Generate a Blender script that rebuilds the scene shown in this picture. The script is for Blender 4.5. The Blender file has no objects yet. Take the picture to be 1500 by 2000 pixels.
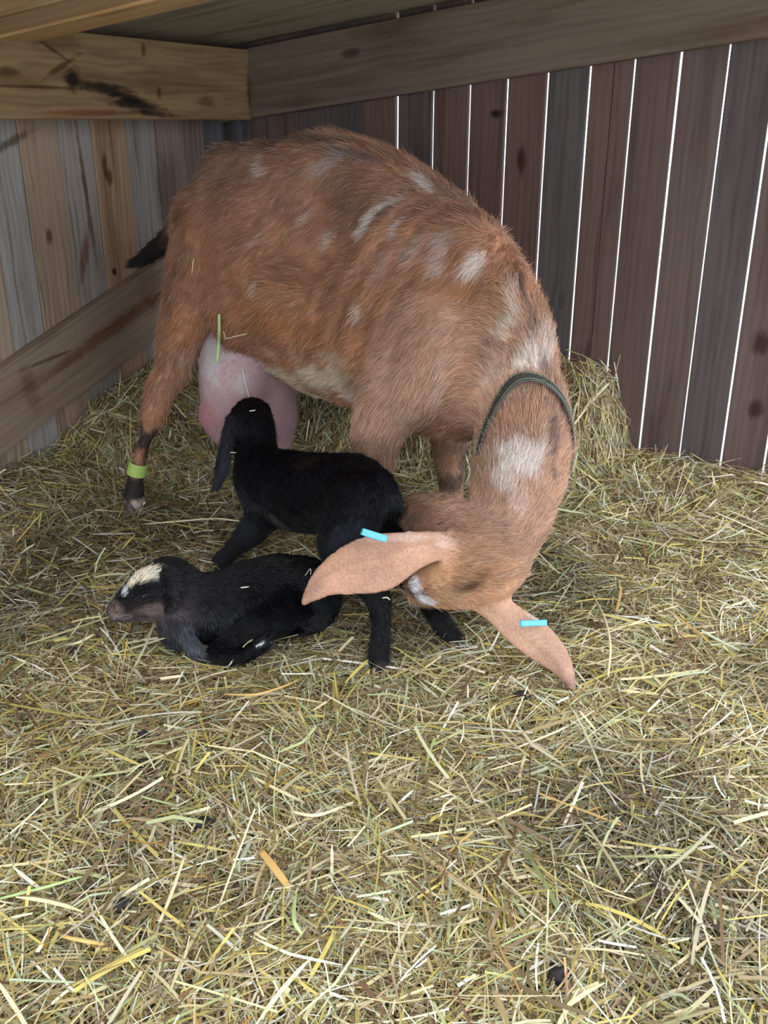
import bpy, math
import numpy as np
from mathutils import Matrix, Vector

sc = bpy.context.scene
C = sc.collection
FUR = True

# ------------------------------------------------------------------ camera
F_PX = 1855.0
PITCH = math.radians(22.4)
CAM_H = 0.95
cam_data = bpy.data.cameras.new('camera')
cam_data.sensor_fit = 'VERTICAL'
cam_data.sensor_height = 24.0
cam_data.lens = 24.0 * F_PX / 2000.0
cam_data.clip_start = 0.01
cam = bpy.data.objects.new('camera', cam_data)
C.objects.link(cam)
cam.location = (0, 0, CAM_H)
cam.rotation_euler = (math.radians(90) - PITCH, 0, 0)
sc.camera = cam

# ------------------------------------------------------------------ exposure and sky
sc.view_settings.view_transform = 'Standard'
sc.view_settings.look = 'None'
sc.view_settings.gamma = 1.0
sc.view_settings.exposure = 0.45
sc.view_settings.use_curve_mapping = False
world = bpy.data.worlds.new('overcast_sky')
sc.world = world
world.use_nodes = True
wn = world.node_tree
wn.nodes.clear()
w_out = wn.nodes.new('ShaderNodeOutputWorld')
w_bg = wn.nodes.new('ShaderNodeBackground')
w_tc = wn.nodes.new('ShaderNodeTexCoord')
w_sep = wn.nodes.new('ShaderNodeSeparateXYZ')
w_rmp = wn.nodes.new('ShaderNodeValToRGB')
w_rmp.color_ramp.elements[0].position = 0.0
w_rmp.color_ramp.elements[0].color = (0.80, 0.86, 0.94, 1)
w_rmp.color_ramp.elements[1].position = 0.6
w_rmp.color_ramp.elements[1].color = (0.92, 0.95, 1.0, 1)
w_bg.inputs['Strength'].default_value = 2.3
wn.links.new(w_tc.outputs['Generated'], w_sep.inputs[0])
wn.links.new(w_sep.outputs['Z'], w_rmp.inputs[0])
wn.links.new(w_rmp.outputs[0], w_bg.inputs['Color'])
wn.links.new(w_bg.outputs[0], w_out.inputs[0])
sun_data = bpy.data.lights.new('veiled_sun', 'SUN')
sun_data.energy = 0.9
sun_data.angle = math.radians(50)
sun_data.color = (1.0, 0.96, 0.9)
sun = bpy.data.objects.new('veiled_sun', sun_data)
C.objects.link(sun)
sun.rotation_euler = (math.radians(48), 0, math.radians(-8))

sc.cycles.use_denoising = True
sc.cycles.max_bounces = 8
sc.cycles.diffuse_bounces = 4

# ------------------------------------------------------------------ small tools
CT, ST = math.cos(PITCH), math.sin(PITCH)


def W(px, py, Y):
    """point seen at photo position (px, py) standing at distance Y into the shelter"""
    a, b = (px - 750) / F_PX, (1000 - py) / F_PX
    d = np.array([a, CT + b * ST, -ST + b * CT])
    return np.array([0, 0, CAM_H]) + d * (Y / d[1])


def S(py, Y):
    """metres per photo pixel there"""
    b = (1000 - py) / F_PX
    return Y / (CT + b * ST) / F_PX


def V(px, py, Y, r):
    p = W(px, py, Y)
    return (p[0], p[1], p[2], r * S(py, Y))


def tag(o, label=None, cat=None, group=None, kind=None):
    if label: o['label'] = label
    if cat: o['category'] = cat
    if group: o['group'] = group
    if kind: o['kind'] = kind
    return o


def smooth01(x):
    x = np.clip(x, 0, 1)
    return x * x * (3 - 2 * x)


_rt = np.random.RandomState(11).rand(4096).astype(np.float32)


def vnoise(p, freq, seed=0):
    """smooth value noise 0..1 at points (N,3)"""
    q = np.asarray(p, dtype=np.float64) * freq + 1000.0
    i = np.floor(q).astype(np.int64)
    f = q - i
    f = f * f * (3 - 2 * f)
    r = 0
    for dx in (0, 1):
        for dy in (0, 1):
            for dz in (0, 1):
                h = ((i[:, 0] + dx) * 73856093) ^ ((i[:, 1] + dy) * 19349663) ^ ((i[:, 2] + dz) * 83492791) ^ (seed * 2654435)
                w = (f[:, 0] if dx else 1 - f[:, 0]) * (f[:, 1] if dy else 1 - f[:, 1]) * (f[:, 2] if dz else 1 - f[:, 2])
                r = r + w * _rt[(h ^ (h >> 13)) & 4095]
    return r


def make_mesh(name, verts, faces, smooth=False):
    """faces: (n,k) array, all of one size"""
    me = bpy.data.meshes.new(name)
    verts = np.asarray(verts, dtype=np.float32)
    faces = np.asarray(faces, dtype=np.int32)
    n, k = faces.shape
    me.vertices.add(len(verts))
    me.vertices.foreach_set('co', verts.ravel())
    me.loops.add(n * k)
    me.loops.foreach_set('vertex_index', faces.ravel())
    me.polygons.add(n)
    me.polygons.foreach_set('loop_start', np.arange(0, n * k, k, dtype=np.int32))
    me.polygons.foreach_set('loop_total', np.full(n, k, dtype=np.int32))
    me.update(calc_edges=True)
    me.polygons.foreach_set('use_smooth', np.full(n, smooth))
    me.validate()
    return me


def link(name, me, m=None, parent=None):
    o = bpy.data.objects.new(name, me)
    C.objects.link(o)
    if m: me.materials.append(m)
    if parent: o.parent = parent
    return o


# ------------------------------------------------------------------ materials
def nt(name):
    m = bpy.data.materials.new(name)
    m.use_nodes = True
    n = m.node_tree
    n.nodes.clear()
    out = n.nodes.new('ShaderNodeOutputMaterial')
    b = n.nodes.new('ShaderNodeBsdfPrincipled')
    n.links.new(b.outputs[0], out.inputs[0])
    return m, n, b


def N(n, t, **kw):
    x = n.nodes.new(t)
    for k, v in kw.items():
        setattr(x, k, v)
    return x


def ramp(n, stops):
    r = n.nodes.new('ShaderNodeValToRGB')
    e = r.color_ramp.elements
    while len(e) < len(stops): e.new(0.5)
    for i, (p, c) in enumerate(stops):
        e[i].position = p
        e[i].color = (c[0], c[1], c[2], 1)
    return r


def plain(name, col, rough=0.5, spec=0.5, noise=0.0, scale=60):
    m, n, b = nt(name)
    b.inputs['Base Color'].default_value = (*col, 1)
    b.inputs['Roughness'].default_value = rough
    b.inputs['Specular IOR Level'].default_value = spec
    if noise:
        t = N(n, 'ShaderNodeTexNoise')
        t.inputs['Scale'].default_value = scale
        t.inputs['Detail'].default_value = 6
        r = ramp(n, [(0.3, [c * (1 - noise) for c in col]), (0.7, [min(1, c * (1 + noise)) for c in col])])
        tc = N(n, 'ShaderNodeTexCoord')
        n.links.new(tc.outputs['Object'], t.inputs['Vector'])
        n.links.new(t.outputs['Fac'], r.inputs[0])
        n.links.new(r.outputs[0], b.inputs['Base Color'])
        bp = N(n, 'ShaderNodeBump')
        bp.inputs['Strength'].default_value = 0.3
        bp.inputs['Distance'].default_value = 0.002
        n.links.new(t.outputs['Fac'], bp.inputs['Height'])
        n.links.new(bp.outputs[0], b.inputs['Normal'])
    return m


def wood(name, stain=0.5, knots=1.0, blotch=(0.25, 0.19, 0.13), marks=(), warp=1.6, contrast=1.0):
    """weathered timber; grain runs along the first axis of the 'grain' attribute, board colour comes from 'tint'"""
    m, n, b = nt(name)
    L = n.links.new
    at = N(n, 'ShaderNodeAttribute', attribute_name='grain')
    ti = N(n, 'ShaderNodeAttribute', attribute_name='tint')
    mp = N(n, 'ShaderNodeMapping')
    mp.inputs['Scale'].default_value = (1.1, 30, 30)
    L(at.outputs['Vector'], mp.inputs[0])
    # warp
    wn_ = N(n, 'ShaderNodeTexNoise')
    wn_.inputs['Scale'].default_value = 2.2
    wn_.inputs['Detail'].default_value = 2
    mp2 = N(n, 'ShaderNodeMapping')
    mp2.inputs['Scale'].default_value = (1.5, 6, 6)
    L(at.outputs['Vector'], mp2.inputs[0])
    L(mp2.outputs[0], wn_.inputs['Vector'])
    mix = N(n, 'ShaderNodeVectorMath', operation='MULTIPLY_ADD')
    mix.inputs[1].default_value = (0.3, warp, warp)
    L(wn_.outputs['Color'], mix.inputs[0])
    L(mp.outputs[0], mix.inputs[2])
    g = N(n, 'ShaderNodeTexNoise')
    g.inputs['Scale'].default_value = 1.5
    g.inputs['Detail'].default_value = 8
    g.inputs['Roughness'].default_value = 0.65
    L(mix.outputs[0], g.inputs['Vector'])
    wv = N(n, 'ShaderNodeTexWave', wave_type='BANDS', bands_direction='Y')
    wv.inputs['Scale'].default_value = 0.55
    wv.inputs['Distortion'].default_value = 3.5
    wv.inputs['Detail'].default_value = 3
    wv.inputs['Detail Scale'].default_value = 0.6
    L(mix.outputs[0], wv.inputs['Vector'])
    add = N(n, 'ShaderNodeMath', operation='MULTIPLY_ADD')
    add.inputs[1].default_value = 0.16 * contrast
    L(wv.outputs['Fac'], add.inputs[0])
    L(g.outputs['Fac'], add.inputs[2])
    lo_ = 1 - 0.5 * contrast
    r = ramp(n, [(0.30, (lo_, lo_ * 0.95, lo_ * 0.9)), (0.52, (0.92, 0.9, 0.88)), (0.85, (1.2, 1.17, 1.14))])
    L(add.outputs[0], r.inputs[0])
    mul = N(n, 'ShaderNodeMix', data_type='RGBA', blend_type='MULTIPLY')
    mul.inputs[0].default_value = 1.0
    L(ti.outputs['Color'], mul.inputs[6])
    L(r.outputs[0], mul.inputs[7])
    # weather stains
    s = N(n, 'ShaderNodeTexNoise')
    s.inputs['Scale'].default_value = 3.0
    s.inputs['Detail'].default_value = 5
    mp3 = N(n, 'ShaderNodeMapping')
    mp3.inputs['Scale'].default_value = (0.8, 5, 5)
    L(at.outputs['Vector'], mp3.inputs[0])
    L(mp3.outputs[0], s.inputs['Vector'])
    sr = ramp(n, [(0.50, (0, 0, 0)), (0.68, (stain, stain, stain))])
    L(s.outputs['Fac'], sr.inputs[0])
    mx = N(n, 'ShaderNodeMix', data_type='RGBA', blend_type='MIX')
    L(sr.outputs[0], mx.inputs[0])
    L(mul.outputs[2], mx.inputs[6])
    bl = N(n, 'ShaderNodeMix', data_type='RGBA', blend_type='MULTIPLY')
    bl.inputs[0].default_value = 1
    L(mul.outputs[2], bl.inputs[6])
    bl.inputs[7].default_value = tuple(min(1, c * 2.0) for c in blotch) + (1,)
    L(bl.outputs[2], mx.inputs[7])
    # knots
    vo = N(n, 'ShaderNodeTexVoronoi', feature='F1')
    mp4 = N(n, 'ShaderNodeMapping')
    mp4.inputs['Scale'].default_value = (2.6, 6.5, 3)
    L(at.outputs['Vector'], mp4.inputs[0])
    L(mp4.outputs[0], vo.inputs['Vector'])
    vo.inputs['Scale'].default_value = 1.0
    kr = ramp(n, [(0.03, (knots,) * 3), (0.075, (knots * 0.75,) * 3), (0.10, (0,) * 3)])
    L(vo.outputs['Distance'], kr.inputs[0])
    kx = N(n, 'ShaderNodeMix', data_type='RGBA', blend_type='MIX')
    L(kr.outputs[0], kx.inputs[0])
    L(mx.outputs[2], kx.inputs[6])
    kd = N(n, 'ShaderNodeMix', data_type='RGBA', blend_type='MULTIPLY')
    kd.inputs[0].default_value = 1
    L(mx.outputs[2], kd.inputs[6])
    kd.inputs[7].default_value = (0.28, 0.2, 0.16, 1)
    L(kd.outputs[2], kx.inputs[7])
    last = kx.outputs[2]
    if marks:
        geo = N(n, 'ShaderNodeNewGeometry')
        wz = N(n, 'ShaderNodeTexNoise'); wz.inputs['Scale'].default_value = 22; wz.inputs['Detail'].default_value = 6
        wz.inputs['Roughness'].default_value = 0.7
        mpw = N(n, 'ShaderNodeMapping'); mpw.inputs['Scale'].default_value = (0.9, 2.5, 2.5)
        L(at.outputs['Vector'], mpw.inputs[0]); L(mpw.outputs[0], wz.inputs['Vector'])
        for (c, a1, r1, a2, r2, colr, stg) in marks:
            sb = N(n, 'ShaderNodeVectorMath', operation='SUBTRACT'); L(geo.outputs['Position'], sb.inputs[0]); sb.inputs[1].default_value = tuple(c)
            ds = []
            for a_, rr_ in ((a1, r1), (a2, r2)):
                d_ = N(n, 'ShaderNodeVectorMath', operation='DOT_PRODUCT'); L(sb.outputs[0], d_.inputs[0]); d_.inputs[1].default_value = tuple(np.asarray(a_) / (rr_ * 1.35))
                q_ = N(n, 'ShaderNodeMath', operation='MULTIPLY'); L(d_.outputs['Value'], q_.inputs[0]); L(d_.outputs['Value'], q_.inputs[1]); ds.append(q_)
            sm = N(n, 'ShaderNodeMath', operation='ADD'); L(ds[0].outputs[0], sm.inputs[0]); L(ds[1].outputs[0], sm.inputs[1])
            sq = N(n, 'ShaderNodeMath', operation='SQRT'); L(sm.outputs[0], sq.inputs[0])
            ns = N(n, 'ShaderNodeMath', operation='MULTIPLY_ADD'); L(wz.outputs['Fac'], ns.inputs[0]); ns.inputs[1].default_value = 1.9; L(sq.outputs[0], ns.inputs[2])
            rm = N(n, 'ShaderNodeMapRange', interpolation_type='SMOOTHSTEP'); L(ns.outputs[0], rm.inputs['Value'])
            rm.inputs['From Min'].default_value = 1.35; rm.inputs['From Max'].default_value = 2.35
            rm.inputs['To Min'].default_value = stg; rm.inputs['To Max'].default_value = 0
            mm = N(n, 'ShaderNodeMix', data_type='RGBA', blend_type='MULTIPLY'); L(rm.outputs[0], mm.inputs[0]); L(last, mm.inputs[6]); mm.inputs[7].default_value = (*colr, 1)
            last = mm.outputs[2]
    L(last, b.inputs['Base Color'])
    b.inputs['Roughness'].default_value = 0.72
    b.inputs['Specular IOR Level'].default_value = 0.25
    bp = N(n, 'ShaderNodeBump')
    bp.inputs['Strength'].default_value = 0.35
    bp.inputs['Distance'].default_value = 0.003
    L(add.outputs[0], bp.inputs['Height'])
    L(bp.outputs[0], b.inputs['Normal'])
    return m




def boards(name, bl, m, bevel=0.0015):
    """bl: list of (origin, long axis*len, across axis*width, depth axis*thick, tint)"""
    vs, fs, gr, tn = [], [], [], []
    rs = np.random.RandomState(sum(map(ord, name)))
    for (o, L, A, D, tint) in bl:
        o, L, A, D = map(lambda v: np.asarray(v, float), (o, L, A, D))
        base = len(vs)
        off = rs.rand(3) * 30
        ll, la, ld = np.linalg.norm(L), np.linalg.norm(A), np.linalg.norm(D)
        for i in (0, 1):
            for j in (0, 1):
                for k in (0, 1):
                    vs.append(o + i * L + j * A + k * D)
                    gr.append((i * ll + off[0], j * la + off[1], k * ld + off[2]))
                    tn.append((*tint, 1))
        q = np.array([(0, 1, 3, 2), (4, 6, 7, 5), (0, 4, 5, 1), (2, 3, 7, 6), (0, 2, 6, 4), (1, 5, 7, 3)]) + base
        if np.dot(np.cross(L, A), D) < 0: q = q[:, ::-1]
        fs += q.tolist()
    me = make_mesh(name, vs, fs)
    a = me.attributes.new('grain', 'FLOAT_VECTOR', 'POINT')
    a.data.foreach_set('vector', np.array(gr, np.float32).ravel())
    a = me.attributes.new('tint', 'FLOAT_COLOR', 'POINT')
    a.data.foreach_set('color', np.array(tn, np.float32).ravel())
    ob = link(name, me, m)
    if bevel:
        md = ob.modifiers.new('bevel', 'BEVEL')
        md.width = bevel
        md.segments = 2
    return ob


# ------------------------------------------------------------------ the shelter
CORNER = np.array([-0.564, 3.347, 0.0])
ES = np.array([0.8835, -0.468, 0.0])    # along the right wall, away from the corner
EU = np.array([-0.468, -0.8835, 0.0])   # along the left wall, away from the corner
ES /= np.linalg.norm(ES); EU = np.array([ES[1], -ES[0], 0.0])
UP = np.array([0, 0, 1.0])
SLOPE = 0.117                            # the roof rises away from the left wall


def SU(s, u, z=0.0):
    return CORNER + ES * s + EU * u + UP * z


def s_at(px, py):
    """where the ray through (px,py) meets the right wall, measured from the corner"""
    a, b = (px - 750) / F_PX, (1000 - py) / F_PX
    r = a / (CT + b * ST)
    return (r * CORNER[1] - CORNER[0]) / (ES[0] - r * ES[1])


def u_at(px, py):
    a, b = (px - 750) / F_PX, (1000 - py) / F_PX
    r = a / (CT + b * ST)
    return (r * CORNER[1] - CORNER[0]) / (EU[0] - r * EU[1])


def on_wall(px, py, off=0.0, right=False):
    """point on the face of the left (or right) wall, off metres proud of it, seen at (px,py)"""
    a, b = (px - 750) / F_PX, (1000 - py) / F_PX
    d = np.array([a, CT + b * ST, -ST + b * CT])
    nrm_ = -EU if right else -ES
    q = SU(0, off) if right else SU(off, 0)
    t = np.dot(q - np.array([0, 0, CAM_H]), nrm_) / np.dot(d, nrm_)
    return np.array([0, 0, CAM_H]) + d * t


def mark(px, py, l, w, ang, col, s_=1.0, off=0.0, right=False):
    """stain or knot in the timber: length and width in metres, angle from the wall's level line"""
    e = ES if right else -EU
    a = math.radians(ang)
    return (on_wall(px, py, off, right), e * math.cos(a) + UP * math.sin(a), l, -e * math.sin(a) + UP * math.cos(a), w, col, s_)


K1, K2, K3 = (.12, .09, .08), (.35, .26, .2), (.5, .4, .3)
M_wood = wood('weathered_board', 0.5, 0.6, warp=1.4, marks=[
    mark(203, 320, .008, .022, 0, K2), mark(212, 345, .012, .018, 0, K2), mark(95, 460, .008, .016, 0, K2), mark(222, 530, .007, .008, 0, K1),
    mark(25, 275, .05, .009, 20, K2, .9), mark(163, 340, .005, .12, 4, K2, .8), mark(175, 430, .006, .12, 4, K2, .7), mark(165, 500, .012, .06, -20, (.5, .3, .2), .8), mark(330, 380, .05, .10, 0, (.45, .42, .42), .7)])
M_dark = wood('dark_board', 0.5, 0.4, (.22, .18, .17), warp=0.9, contrast=0.8, marks=[
    mark(970, 222, .012, .009, 0, K1, 1, 0, True), mark(1018, 315, .01, .03, 0, K2, 1, 0, True), mark(1485, 670, .02, .025, 0, K2, 1, 0, True), mark(1475, 800, .015, .02, 0, K2, 1, 0, True)])
M_beam = wood('rough_sawn_beam', 0.6, 0.8, (0.2, 0.15, 0.10), warp=0.9, contrast=0.6)
BO = 0.195
M_back = wood('stained_beam', 0.6, 0.5, (0.2, 0.14, 0.09), warp=1.8, contrast=0.75, marks=[
    mark(142, 158, .022, .018, 0, K1, 1, BO), mark(200, 172, .075, .010, -4, K1, 1, BO), mark(250, 190, .06, .008, -8, K1, .95, BO), mark(265, 205, .085, .010, -6, K1, 1, BO),
    mark(300, 222, .07, .006, -4, K1, .9, BO), mark(120, 130, .05, .005, 25, K2, .9, BO), mark(100, 95, .06, .004, -25, K2, .8, BO), mark(70, 170, .12, .003, 0, K2, .9, BO), mark(15, 140, .02, .008, 0, K2, .8, BO),
    mark(280, 96, .007, .012, 0, K2, .9, BO), mark(311, 182, .007, .010, 0, K2, .9, BO), mark(403, 198, .03, .012, 0, K2, .7, BO), mark(488, 180, .012, .05, 0, K2, .9, BO), mark(190, 220, .12, .006, 0, (.7, .4, .3), .8, BO), mark(110, 80, .06, .02, 0, K3, .6, BO)])
M_brace = wood('brace_board', 0.5, 0.3, (0.25, 0.19, 0.13), warp=0.8, contrast=0.55, marks=[
    mark(215, 645, .22, .014, 17, (.66, .48, .36), .95, .04), mark(60, 760, .02, .05, 10, K3, .6, .04), mark(100, 700, .08, .004, 5, K2, .8, .04), mark(290, 560, .05, .05, 17, (.55, .45, .38), .6, .04)])

# left wall: butted upright boards
ed = [u_at(x, 236) for x in (412, 357, 302, 243, 175, 109, 31)]
tints_l = [(0.20, 0.15, 0.14), (0.27, 0.20, 0.18), (0.30, 0.28, 0.27), (0.40, 0.27, 0.18), (0.36, 0.32, 0.30), (0.37, 0.28, 0.21),
           (0.34, 0.33, 0.32), (0.38, 0.30, 0.23), (0.32, 0.31, 0.30), (0.40, 0.28, 0.19)]
while ed[-1] < 2.5: ed.append(ed[-1] + 0.112)
bl = []
for i in range(len(ed) - 1):
    g = 0.0012
    t = tints_l[i % 10]
    bl.append((SU(-0.020 + 0.002 * (i % 2), ed[i] + g, -0.3), UP * 1.55, EU * (ed[i + 1] - ed[i] - 2 * g), ES * 0.020, t))
wl = boards('wall_left', bl, M_wood, 0.002)
tag(wl, 'grey and tan upright boards of the left wall', kind='structure')
# battens closing the joints on the outer side of the left wall
bl = [(SU(-0.045, e - 0.02, -0.3), UP * 1.55, EU * 0.04, ES * 0.018, (0.3, 0.25, 0.2)) for e in ed[1:-1]]
bt = boards('wall_left_outside', bl, M_wood, 0)
tag(bt, 'battens behind the joints of the left wall', kind='structure')

# right wall: boards with open gaps
gx = [774.7, 844, 914.7, 986.6, 1063.6, 1144, 1228, 1315, 1406]
gs = [s_at(x, 250) for x in gx]
pitch = (gs[-1] - gs[0]) / 8
edge = [gs[0] - pitch * k for k in range(6, 0, -1)] + gs + [gs[-1] + pitch * k for k in range(1, 4)]
vis = [0, 0, 0, 0, 0, 0, .0022, .0006, .0010, .0018, .0024, .0030, .0026, .0046, .0028, .0046, .005, .003]
tr = [(0.17, 0.125, 0.12), (0.13, 0.105, 0.11), (0.16, 0.115, 0.11), (0.19, 0.125, 0.115), (0.15, 0.115, 0.115), (0.13, 0.11, 0.115), (0.20, 0.13, 0.115),
      (0.15, 0.12, 0.12), (0.19, 0.125, 0.11), (0.18, 0.115, 0.105), (0.20, 0.125, 0.11), (0.15, 0.13, 0.135), (0.19, 0.125, 0.11), (0.17, 0.115, 0.105)]
bl = []
TH = 0.016
prev = -0.02
for i, e in enumerate(edge + [edge[-1] + pitch]):
    p = SU(e, 0)
    view = np.array([p[0], p[1], 0]); view /= np.linalg.norm(view)
    slant = abs(np.dot(view, ES)) / abs(np.dot(view, -EU)) * TH
    gap = (vis[min(i, 17)] + slant) if vis[min(i, 17)] > 0 else 0.001
    t = tuple(v * 0.74 for v in tr[i % len(tr)])
    if i == 12:
        wd = e - gap * 0.5 - prev
        bl.append((SU(prev, -TH, -0.3), UP * 1.95, ES * (wd * 0.56 - 0.0016), EU * TH, t))
        bl.append((SU(prev + wd * 0.56, -TH, -0.3), UP * 1.95, ES * (wd * 0.44), EU * TH, t))
        bl.append((SU(prev + wd * 0.56 - 0.02, -TH * 2.2, -0.3), UP * 1.95, ES * 0.03, EU * TH, t))
    else:
        bl.append((SU(prev, -TH, -0.3), UP * 1.95, ES * (e - gap * 0.5 - prev), EU * TH, t))
    prev = e + gap * 0.5
wr = boards('wall_right', bl, M_dark, 0.001)
tag(wr, 'dark brown upright boards of the right wall with daylight gaps', kind='structure')
S_END = prev

# beams
post = boards('trim_1', [(SU(0.0, 0.0, -0.3), UP * 1.5, EU * 0.045, ES * 0.06, (0.12, 0.12, 0.14)),
                         (SU(0.105, 0.0, -0.3), UP * 1.3, EU * 0.03, ES * 0.03, (0.09, 0.09, 0.11))], M_beam)
tag(post, 'dark grey corner post', kind='structure')
bb = boards('trim_2', [(SU(0.15, 0.045, 0.952), EU * 2.6, UP * 0.198, ES * 0.045, (0.24, 0.16, 0.085))], M_back, 0.004)
tag(bb, 'brown horizontal beam along the top of the left wall, with black stained knot', kind='structure')
dS = (ES + UP * SLOPE); dN = (UP - ES * SLOPE)
rb = boards('trim_3', [(SU(0.0, 0.0, 0.935), dS * (S_END * 0.985), dN * 0.195, EU * 0.045, (0.165, 0.128, 0.103))], M_beam, 0.004)
tag(rb, 'grey brown sloping beam along the top of the right wall', kind='structure')
rn = 0.3
zt = 0.373 + rn * 0.972
dB = (EU - UP * rn)
br = boards('trim_4', [(SU(0.0, -0.0, zt - 0.228), dB * 2.2, (UP + EU * rn) / math.hypot(1, rn) * 0.205, ES * 0.04, (0.30, 0.235, 0.18))], M_brace, 0.004)
tag(br, 'broad diagonal brace board across the left wall', kind='structure')
u0 = 0.90
raf = boards('trim_5', [(SU(0.1, u0, 1.106), dS * 2.25, EU * 0.115, dN * 0.05, (0.52, 0.34, 0.17)),
                        (SU(0.1, u0 + 0.115, 1.112), dS * 2.25, EU * 0.14, dN * 0.05, (0.46, 0.32, 0.19))], M_beam, 0.003)
tag(raf, 'orange brown roof rafter at the upper left', kind='structure')
ce = boards('ceiling', [(SU(-0.15, -0.15, 1.152 - 0.15 * SLOPE), dS * 2.3, EU * 3.1, dN * 0.018, (0.30, 0.27, 0.205))], M_beam, 0)
tag(ce, 'grey green plywood roof underside', kind='structure')

# dark stained knot on the back beam, flat stain in the timber's surface
# ------------------------------------------------------------------ bedding height
def bed(x, y):
    x = np.asarray(x, float); y = np.asarray(y, float)
    dx, dy = x - CORNER[0], y - CORNER[1]
    s = dx * ES[0] + dy * ES[1]
    u = dx * EU[0] + dy * EU[1]
    p = np.stack([x, y, np.zeros_like(x)], -1).reshape(-1, 3)
    n1 = vnoise(p, 3.2, 1).reshape(x.shape) - 0.5
    n2 = vnoise(p, 9.0, 2).reshape(x.shape) - 0.5
    n3 = vnoise(p, 26.0, 3).reshape(x.shape) - 0.5
    hL = np.interp(u + n2 * 0.06, [0, .3, .46, .70, .84, 1.03, 2.2], [.25, .23, .19, .15, .06, .055, .03])
    wL = smooth01(1 - (s - 0.05) / 0.42)
    hR = np.interp(s + n2 * 0.05, [0, .7, 1.2, 1.36, 1.40, 1.47, 2.2], [.20, .24, .30, .275, .22, .035, .02])
    wR = smooth01(1 - (u - 0.10) / 0.30)
    h = np.maximum(hL * wL, hR * wR)
    return h + n1 * 0.030 + n2 * 0.018 + n3 * 0.008 - 0.004


def bed1(x, y):
    return float(bed(np.array([x]), np.array([y]))[0])


def inside_su(x, y):
    dx, dy = x - CORNER[0], y - CORNER[1]
    return dx * ES[0] + dy * ES[1], dx * EU[0] + dy * EU[1]


# packed bedding under the loose straw
m, n, b = nt('packed_bedding')
tc = N(n, 'ShaderNodeTexCoord')
t1 = N(n, 'ShaderNodeTexNoise'); t1.inputs['Scale'].default_value = 45; t1.inputs['Detail'].default_value = 8
n.links.new(tc.outputs['Object'], t1.inputs['Vector'])
r1 = ramp(n, [(0.3, (0.035, 0.024, 0.014)), (0.55, (0.11, 0.08, 0.045)), (0.75, (0.24, 0.18, 0.10))])
n.links.new(t1.outputs['Fac'], r1.inputs[0])
n.links.new(r1.outputs[0], b.inputs['Base Color'])
b.inputs['Roughness'].default_value = 0.9
bp = N(n, 'ShaderNodeBump'); bp.inputs['Distance'].default_value = 0.01
n.links.new(t1.outputs['Fac'], bp.inputs['Height']); n.links.new(bp.outputs[0], b.inputs['Normal'])
M_packed = m

NU, NS = 150, 120
sg = np.linspace(-0.015, 2.35, NS); ug = np.linspace(-0.012, 3.1, NU)
SG, UG = np.meshgrid(sg, ug, indexing='ij')
FX = CORNER[0] + ES[0] * SG + EU[0] * UG
FY = CORNER[1] + ES[1] * SG + EU[1] * UG
FZ = bed(FX, FY) - 0.010
vv = np.stack([FX, FY, FZ], -1).reshape(-1, 3)
ii = np.arange(NS * NU).reshape(NS, NU)
ff = np.stack([ii[:-1, :-1], ii[:-1, 1:], ii[1:, 1:], ii[1:, :-1]], -1).reshape(-1, 4)
fl = link('floor', make_mesh('floor', vv, ff, True), M_packed)
tag(fl, 'packed dark bedding under the loose straw', kind='structure')

# ground outside
m, n, b = nt('pale_gravel')
tc = N(n, 'ShaderNodeTexCoord')
t1 = N(n, 'ShaderNodeTexNoise'); t1.inputs['Scale'].default_value = 2.0; t1.inputs['Detail'].default_value = 10
n.links.new(tc.outputs['Object'], t1.inputs['Vector'])
r1 = ramp(n, [(0.35, (0.30, 0.36, 0.22)), (0.5, (0.55, 0.54, 0.50)), (0.7, (0.66, 0.65, 0.62))])
n.links.new(t1.outputs['Fac'], r1.inputs[0]); n.links.new(r1.outputs[0], b.inputs['Base Color'])
b.inputs['Roughness'].default_value = 0.9
R_ = 25.0
gv = [(-R_, -R_, -0.09), (R_, -R_, -0.09), (R_, R_, -0.09), (-R_, R_, -0.09)]
gr = link('ground', make_mesh('ground', gv, [(0, 1, 2, 3)]), m)
tag(gr, 'pale gravel yard outside the shelter', kind='structure')

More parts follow.
